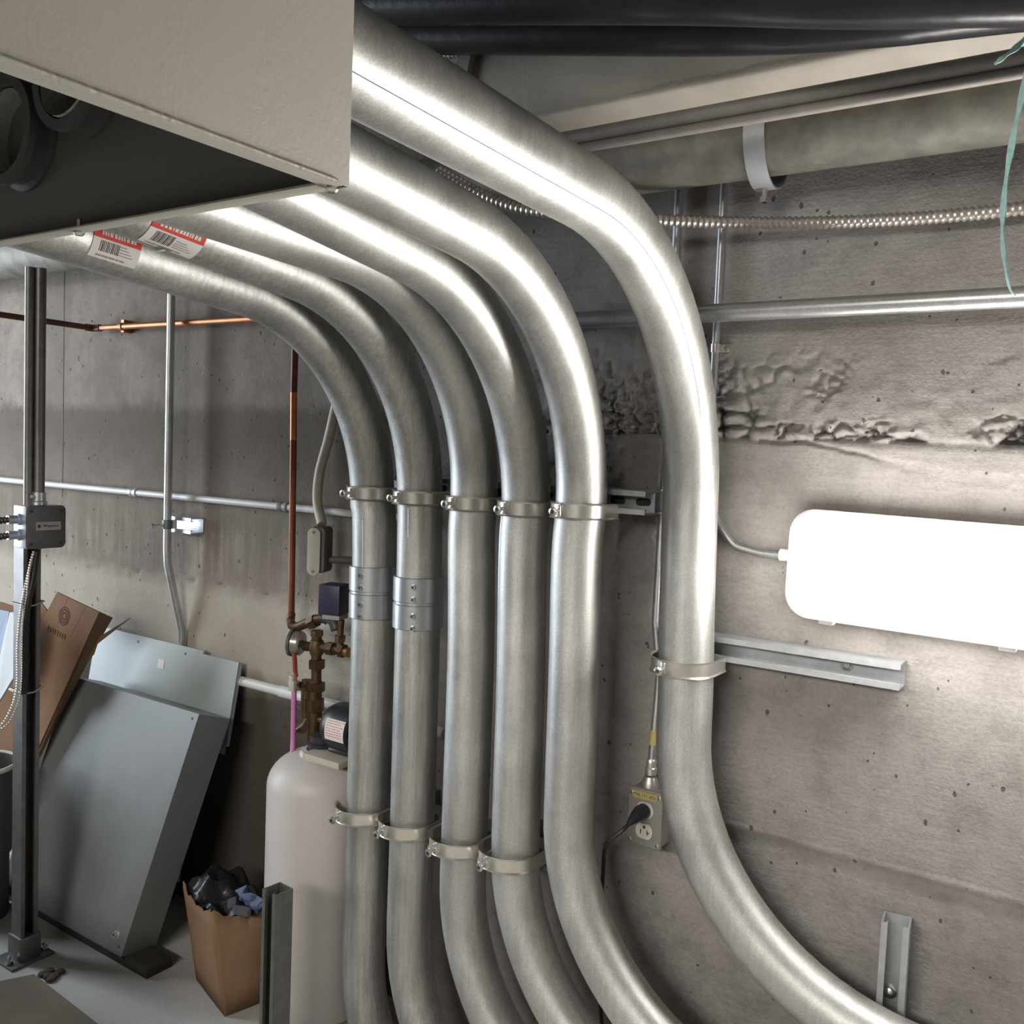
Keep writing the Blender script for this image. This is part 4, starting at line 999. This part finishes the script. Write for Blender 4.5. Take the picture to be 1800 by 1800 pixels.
# conduits rising from it, two flex leads to the left
xc1, xc2 = JX+.015, JX+.026
ya = at(51, 700, X=xc1).y; yb2 = at(70, 700, X=xc2).y
thin('post_conduit', 'left of two dark conduits rising from the junction box', [(xc1, ya, jz1-.001), (xc1, ya, 1.62)], .0102, 'post_dark', 'conduits above the junction box', 18)
t = thin('post_conduit', 'right of two dark conduits rising from the junction box, with a screwed connector', [(xc2, yb2, jz1-.001), (xc2, yb2, 1.62)], .0118, 'post_dark', 'conduits above the junction box', 18)
obj('connector', MB().lathe([(.012, .0), (.0175, .001), (.0175, .008), (.0150, .010), (.0150, .030), (.0125, .031)], 18, (xc2, yb2, jz1-.0005)), 'coupling', t)
obj('set_screw', MB().cyl((xc2+.004, yb2-.014, jz1+.020), (xc2+.008, yb2-.022, jz1+.020), .004, 8), 'zinc', t)
for py in (913, 940):
    a = at(34, py, X=JX+.026); a.y = jy0
    lab = ('upper' if py < 920 else 'lower')+' dark flexible lead plugged into the left side of the junction box'
    t = thing('flexible_lead', lab, 'cable', a, 'flexible leads of the junction box')
    P = [a+Vector((0, -.020, 0)), a+Vector((0, -.06, -.001 if py < 920 else -.004)), a+Vector((.01, -.16, .004 if py < 920 else -.012)), a+Vector((.02, -.30, .01 if py < 920 else -.02))]
    obj('sheath', corrugated(bez(P, 6), .0055, .0082, .008), 'flex_dark', t)
    obj('connector', MB().tube([a+Vector((0, .001, 0)), a+Vector((0, -.006, 0)), a+Vector((0, -.0065, 0)), a+Vector((0, -.026, 0))], [.013, .013, .0100, .0100], 14), 'jbox_side', t)
# armoured cables down the post, tied to it
for k, off in enumerate((0, .016)):
    pix = [(62-k*2, 968), (52, 1000), (43+k*5, 1040), (36+k*7, 1080), (31+k*8, 1140), (31+k*8, 1190), (28+k*8, 1220), (18+k*8, 1250), (0+k*8, 1277), (-40, 1300), (-90, 1310)]
    P = [at(x, y, X=PXc+.034+off*.4) for x, y in pix]
    t = thing('armoured_cable', ('left' if k == 0 else 'right')+' of two bright armoured cables tied to the front of the strut post', 'cable', P[0], 'armoured cables on the post')
    obj('armour', corrugated(bez(P, 10), .0018, .0036, .0062, 10), 'flex', t)
P = [at(x, y, X=PXc+.045) for x, y in ((66, 966), (60, 1010), (50, 1060), (45, 1110), (44, 1180), (42, 1220))]
t = thing('black_cable', 'black cable slanting down the strut post from the junction box', 'cable', P[0]); obj('sheath', MB().tube(bez(P, 8), .0062, 12), 'black_rubber', t)
for py in (1062, 1214):
    z = at(55, py, X=PXc+.03).z
    t = thing('cable_tie', ('upper' if py < 1100 else 'lower')+' pale cable tie round the strut post', 'cable tie', (PXc, PY, z), 'cable ties on the post')
    q = [(PXc-.024, PY-.025), (PXc+.028, PY-.027), (PXc+.042, PY-.028), (PXc+.044, PY-.008), (PXc+.026, PY+.026), (PXc-.024, PY+.025), (PXc-.024, PY-.025)]
    obj('band', MB().tube([(x, y, z+(.003 if y > PY else -.001)) for x, y in q], .0018, 6, cap=False), 'tie', t)

# ------------------------------------------------------------------ leaning panels
YT = -.012
def q(x, y, Y): return at(x, y, Y=Y)
rt, lt = q(420, 1168, -.030), q(185, 1105, -.030)
zz = (rt.z+lt.z)/2; rt.z = lt.z = zz
down = Vector((0, -.105, -.60)).normalized(); wid = (rt.x-lt.x)
Lr = zz/abs(down.z)
p_tl = Vector((lt.x-.04, -.030, zz)); p_tr = Vector((rt.x, -.030, zz))
Lr = .23
rp = thing('sheet_panel', 'pale grey-green sheet-metal panel leaning on the wall, rearmost of the leaning metal', 'panel', (rt.x-.2, -.1, 0))
nrm = Vector((0, .60, -.105)).normalized()
mb = MB().prism([p_tl, p_tr, p_tr+down*Lr, p_tl+down*Lr], nrm*.0015); obj('sheet', mb, 'panel', rp, smooth=False)
mb = MB().prism([p_tl, p_tr+Vector((-.14, 0, 0)), p_tr+Vector((-.14, 0, 0))-down*.008, p_tl-down*.008], nrm*.006); obj('top_flange', mb, 'panel', rp, smooth=False)
mb = MB().prism([p_tr, p_tr+down*.21, p_tr+down*.21+nrm*.012, p_tr+nrm*.012], Vector((-.001, 0, 0))); obj('side_flange', mb, 'panel', rp, smooth=False)
def on_plane(px, py, p0, n):
    d = ray(px, py); t = (p0-CAM).dot(n)/d.dot(n); return CAM+d*t
cst = on_plane(283, 1167, p_tl, nrm)-nrm*.0004; ex = Vector((1, 0, 0))
obj('paper_label', MB().prism([cst-ex*.013-down*.012, cst+ex*.013-down*.012, cst+ex*.013+down*.012, cst-ex*.013+down*.012], -nrm*.0004), 'label_white', rp, smooth=False)
for hx_, hy_ in ((243, 1128), (326, 1149)):
    h = on_plane(hx_, hy_, p_tl, nrm)-nrm*.0003
    obj('hole', MB().prism([h+(ex*math.cos(a)+down*math.sin(a))*.003 for a in [2*PI*i/10 for i in range(10)]], -nrm*.0003), 'ink', rp, smooth=False)

bz = (p_tl+down*Lr).z
tag(obj('wooden_block', MB().box((p_tl.x+.05, (p_tl+down*Lr).y-.004, 0), (p_tr.x-.26, -.01, bz-.001)), 'shade_strip', bevel=.003), 'dark wooden block on the floor under the sheet-metal panel', 'block')
# front cover: a folded steel box, leaning, its top resting against the panel behind
k0, k1 = at(-10, 1571, Z=0), at(257, 1722, Z=0)
tag(obj('floor_shade_strip', MB().box((k0.x, k1.y, 0), (k1.x, k1.y+.07, .026)), 'shade_strip', bevel=.002), 'low dark strip on the floor, added as the shade under the steel cabinet cover', 'shade_strip')  # added dark strip stands in for the gap shadow below the cover
f_br = at(213, 1682, Z=.030); f_bl = at(-4, 1563, Z=.030); yb_ = f_br.y; f_bl.y = yb_
f_tr = at(350, 1255, Y=yb_+.125); f_tl = at(124, 1188, Y=yb_+.125); ztop_ = (f_tr.z+f_tl.z)/2; f_tr.z = f_tl.z = ztop_
dep = Vector((0, .95, -.33)).normalized()*.096
cvp = thing('metal_cover', 'deep grey steel cabinet cover leaning in front of the sheet panel', 'cover', (f_br.x, yb_, 0))
f = [f_bl, f_br, f_tr, f_tl]
obj('face', MB().prism(f, dep.normalized()*.002), 'panel_side', cvp, smooth=False)
obj('right_side', MB().prism([f_br+dep.normalized()*.0022, f_tr+dep.normalized()*.0022, f_tr+dep, f_br+dep+Vector((0, 0, .012))], Vector((-.002, 0, 0))), 'panel_side', cvp, smooth=False)
dn = (f_br-f_tr).normalized()
obj('top_side', MB().prism([f_tr+dep.normalized()*.0022, f_tl+dep.normalized()*.0022, f_tl+dep, f_tr+dep], dn*.002), 'panel_side', cvp, smooth=False)
obj('left_side', MB().prism([f_bl+dep.normalized()*.0022, f_tl+dep.normalized()*.0022, f_tl+dep, f_bl+dep+Vector((0, 0, .012))], Vector((.002, 0, 0))), 'panel_side', cvp, smooth=False)
obj('bottom_side', MB().prism([f_bl, f_br, f_br+dep*.2-Vector((0, 0, .012)), f_bl+dep*.2-Vector((0, 0, .012))], dn*.002), 'strut_dark', cvp, smooth=False)
nf = (f_tr-f_br).cross(f_bl-f_br).normalized()
if nf.dot(CAM-f_br) < 0: nf = -nf
lc = on_plane(206, 1642, f_br, nf)
la = obj('latch', MB().tube([lc, lc+nf*.003, lc+nf*.0035, lc+nf*.010], [.013, .013, .008, .008], 18), 'zinc', cvp)
obj('latch_slot', MB().tube([lc+nf*.0101, lc+nf*.0104], .003, 8), 'ink', la)
for hx_, hy_ in ((338, 1263), (209, 1664), (5, 1548)):
    h = on_plane(hx_, hy_, f_br, nf)
    obj('hole', MB().tube([h, h+nf*.0004], .0032, 10), 'ink', cvp)

# ------------------------------------------------------------------ tall cardboard carton at the left with what leans in it
def sheet(name, pix, mat, parent, thick=.004, nrm_=Vector((0, 1, 0))):
    return obj(name, MB().prism([at(x, y, Y=Y) for x, y, Y in pix], nrm_*thick), mat, parent, smooth=False)
ctn = thing('tall_carton', 'tall open brown cardboard carton leaning at the left, with a stamped round emblem', 'carton', at(100, 1250, Y=-.25))
fr = [(100, 1041, -.21), (174, 1076, -.21), (20, 1420, -.285), (-75, 1380, -.285)]
sheet('front_side', fr, 'card_dark', ctn)
sheet('right_side', [(174, 1076, -.206), (196, 1086, -.15), (128, 1205, -.165), (84, 1298, -.235), (40, 1392, -.27), (22, 1418, -.281)], 'card', ctn)
sheet('right_flap', [(229, 1086, -.15), (216, 1096, -.16), (170, 1132, -.20), (164, 1150, -.205), (150, 1165, -.21), (176, 1118, -.195)], 'card', ctn, .003)
sheet('back_flap', [(62, 1046, -.16), (82, 1072, -.17), (98, 1120, -.18), (70, 1130, -.18), (35, 1075, -.165), (23, 1040, -.155)], 'card_dark', ctn, .003)
sheet('inner_side', [(165, 1078, -.165), (176, 1090, -.16), (140, 1150, -.175), (120, 1200, -.195), (100, 1180, -.195)], 'card_print', ctn, .003)
sheet('left_flap', [(0, 1058, -.225), (44, 1072, -.225), (44, 1090, -.225), (10, 1100, -.225), (-10, 1120, -.225)], 'card_dark', ctn, .003)
# crease lines, stamped emblem and a row of letters on the carton front
fp0, fp1, fp3 = (at(x, y, Y=Y) for x, y, Y in (fr[0], fr[1], fr[3]))
fn = (fp1-fp0).cross(fp3-fp0).normalized()
if fn.dot(CAM-fp0) < 0: fn = -fn
def onf(px, py): return on_plane(px, py, fp0, fn)
def line_on(pixels, wd, mat, name, par, off=.0003):
    P = [onf(*p_)+fn*off for p_ in pixels]; mb = MB()
    for a, b in zip(P, P[1:]):
        s_ = (b-a).normalized().cross(fn)*wd; mb.prism([a-s_, b-s_, b+s_, a+s_], fn*.0003)
    return obj(name, mb, mat, par, smooth=False)
ec = onf(113, 1083); u_ = (onf(150, 1065)-onf(100, 1041)).normalized(); v_ = fn.cross(u_)
mb = MB()
for rr_, wr in ((.0235, .0016), (.017, .0022), (.009, .0025)):
    for i in range(28):
        a0, a1 = 2*PI*i/28, 2*PI*(i+.86)/28
        mb.prism([ec+(u_*math.cos(a)+v_*math.sin(a))*(rr_+s_)+fn*.0004 for a, s_ in ((a0, -wr), (a1, -wr), (a1, wr), (a0, wr))], fn*.0002)
obj('stamped_emblem', mb, 'card_print', ctn, smooth=False)
mb = MB(); rnd = random.Random(11)
for i in range(8):
    c_ = onf(85+i*4.2, 1104+i*2.2)+fn*.0004; h_ = .0075
    for j in range(2):
        o_ = c_+u_*(j*.0028-.0014); mb.prism([o_-v_*h_-u_*.0010, o_-v_*h_+u_*.0010, o_+v_*h_*rnd.uniform(.6, 1)+u_*.0010, o_+v_*h_*rnd.uniform(.6, 1)-u_*.0010], fn*.0002)
    mb.prism([c_+v_*(h_*.2)-u_*.0025, c_+v_*(h_*.2)+u_*.0025, c_+v_*(h_*.45)+u_*.0025, c_+v_*(h_*.45)-u_*.0025], fn*.0002)
obj('stamped_lettering', mb, 'card_print', ctn, smooth=False)
line_on([(119, 1050), (108, 1078), (85, 1135)], .0012, 'card', 'crease', ctn); line_on([(150, 1066), (142, 1083), (122, 1120)], .0010, 'card', 'crease', ctn)
for a, b in (((6, 1206), (40, 1222)), ((66, 1238), (82, 1243)), ((-5, 1322), (25, 1335))): line_on([a, b], .0028, 'label_white', 'tape_strip', ctn, .0006)
# things standing by it
fs_ = thing('white_sheet', 'pale blue-white rigid sheet standing in front of the carton, left of the post', 'sheet', at(20, 1140, Y=-.32))
sheet('sheet', [(17, 1076, -.30), (34, 1078, -.30), (52, 1100, -.30), (30, 1180, -.325), (-6, 1240, -.345), (-30, 1230, -.345), (0, 1150, -.32)], 'foam', fs_, .006)
bs_ = thing('blue_sheet', 'dull blue sheet at the far left edge beside the white sheet', 'sheet', at(8, 1090, Y=-.30))
sheet('sheet', [(-25, 1066, -.29), (16, 1075, -.29), (4, 1140, -.305), (-30, 1200, -.315)], 'blue_sheet', bs_, .005)
de = at(33, 1335, Y=-.30); zr = de.z; DR = .10; DC = Vector((de.x-.047, -.388, 0))
drum = thing('grey_drum', 'dark grey drum with a white rim at the far left edge, behind the post', 'drum', (DC.x, DC.y, .0))
obj('barrel', MB().lathe([(DR*.86, .165), (DR*.94, .24), (DR, zr-.01), (DR*.99, zr), (DR*.96, zr), (DR*.93, .25), (DR*.3, .18)], 36, DC), 'drum', drum)
obj('rim', MB().lathe([(DR*.965, zr-.004), (DR+.004, zr-.006), (DR+.005, zr), (DR+.002, zr+.005), (DR*.965, zr+.004)], 36, DC, 'Z', True), 'pvc', drum)
obj('stand', MB().lathe([(DR*.8, 0), (DR*.8, .165)], 24, DC), 'drum', drum)

# ------------------------------------------------------------------ open carton of rubbish in front of the tank
rb_ = thing('rubbish_carton', 'open torn cardboard carton of black rubbish, on the floor beside the tank', 'carton', at(390, 1760, Z=0))
g0 = at(345, 1722, Z=0); g1 = at(394, 1786, Z=0); g2 = at(478, 1752, Z=0); g3 = g0+(g2-g1)
zt_ = at(362, 1575, X=None, Y=g1.y).z
def lean(p, z, out): return Vector((p.x, p.y, z))+out
n01 = Vector((0, 0, 0))
t0_ = at(321, 1553, Y=g0.y-.005); t1_ = at(368, 1600, Y=g1.y-.006); t2_ = at(478, 1592, Y=g2.y); t3_ = t0_+(t2_-t1_)+Vector((0, .0, .03))
def side(name, a, b, ta, tb, mat, seed, thick, n=14, bulge=.012):
    rnd = random.Random(seed); mb = MB(); vs = []; rows = 5
    nn = (b-a).cross(Vector((0, 0, 1))).normalized()
    if nn.dot(CAM-a) < 0: nn = -nn
    for r_i in range(rows+1):
        v = r_i/rows
        for i in range(n+1):
            u = i/n; p0 = a.lerp(b, u); p1 = ta.lerp(tb, u)
            p = p0.lerp(p1, v) + nn*(bulge*math.sin(PI*u)*math.sin(PI*min(1, v*.9+.05)))
            if r_i == rows: p.z += rnd.uniform(-.008, .006) - .018*math.sin(PI*u)
            vs.append(p)
    fs = [(r_i*(n+1)+i, r_i*(n+1)+i+1, (r_i+1)*(n+1)+i+1, (r_i+1)*(n+1)+i) for r_i in range(rows) for i in range(n)]
    o = obj(name, mb.add(vs, fs), mat, rb_)
    s_ = o.modifiers.new('thickness', 'SOLIDIFY'); s_.thickness = thick
    return o
side('front_side', g1, g2, t1_, t2_, 'card', 1, .004)
side('left_side', g0, g1, t0_, t1_, 'card', 2, .004, bulge=.004)['label'] = 'paler creased side of the carton'
side('back_side', g0, g3, t0_, t3_, 'card_dark', 3, .004)
side('right_side', g3, g2, t3_, t2_, 'card_dark', 4, .004)
mb = MB(); n = 16; vs = []
for i in range(n+1):
    for j in range(n+1):
        u, v = i/n*.94+.03, j/n*.94+.03; p = (t0_.lerp(t3_, u)).lerp(t1_.lerp(t2_, u), v)
        p.z += -.012+.022*nz(u*3, v*3, 1.6, 4)+.035*math.sin(PI*u)*(1-v); vs.append(p)
fs = [(i*(n+1)+j, i*(n+1)+j+1, (i+1)*(n+1)+j+1, (i+1)*(n+1)+j) for i in range(n) for j in range(n)]
ru = obj('black_bag', MB().add(vs, fs), 'bag'); tag(ru, 'crumpled black plastic bag filling the open rubbish carton', 'bag')
pf = at(446, 1592, Y=t2_.y-.01)
film = MB(); vs = []
for i in range(9):
    for j in range(7):
        u, v = i/8-.5, j/6; vs.append(pf+Vector((u*.075+.01*math.sin(j*2), .02*math.sin(i*1.7+j)-.012, -.025+v*.055+.008*math.sin(i*2.3))))
film.add(vs, [(i*7+j, i*7+j+1, (i+1)*7+j+1, (i+1)*7+j) for i in range(8) for j in range(6)])
tag(obj('plastic_film', film, 'bluebag'), 'crumpled blue plastic film sticking out of the rubbish carton', 'plastic film')
pf = at(408, 1605, Y=t1_.y+.02); film = MB(); vs = []
for i in range(9):
    for j in range(4):
        u, v = i/8-.5, j/3; vs.append(pf+Vector((u*.08, .015*math.sin(i*1.3)+.02, -.012+v*.022+.006*math.sin(i*1.9))))
film.add(vs, [(i*4+j, i*4+j+1, (i+1)*4+j+1, (i+1)*4+j) for i in range(8) for j in range(3)])
tag(obj('plastic_film', film, 'clearbag'), 'clear plastic film lying on the black bag in the rubbish carton', 'plastic film')

# ------------------------------------------------------------------ on the floor at the lower left
a, b, c_, d_ = at(-60, 1740, Z=.001), at(60, 1715, Z=.001), at(175, 1805, Z=.001), at(-60, 1900, Z=.001)
fl = obj('floor_shade_cardboard', MB().prism([a, b, c_, d_], (0, 0, .004)), 'card_floor', smooth=False)  # brown sheet also stands in for the shadow on the floor
tag(fl, 'flattened dusty cardboard standing in for shadow on the floor at the lower left corner', 'cardboard')
bp_ = at(98, 1716, Z=.0)
mb = MB(); 
for i in range(7): 
    p = bp_+Vector((random.uniform(-.03, .03), random.uniform(-.02, .02), .004)); mb.lathe([(.001, -.004), (.012, -.002), (.010, .003), (.001, .005)], 7, p)
dt = obj('dirt_clump', mb, 'dirt', smooth=False); dt['kind'] = 'stuff'; tag(dt, 'small clump of brown dirt on the floor by the post foot', 'dirt')
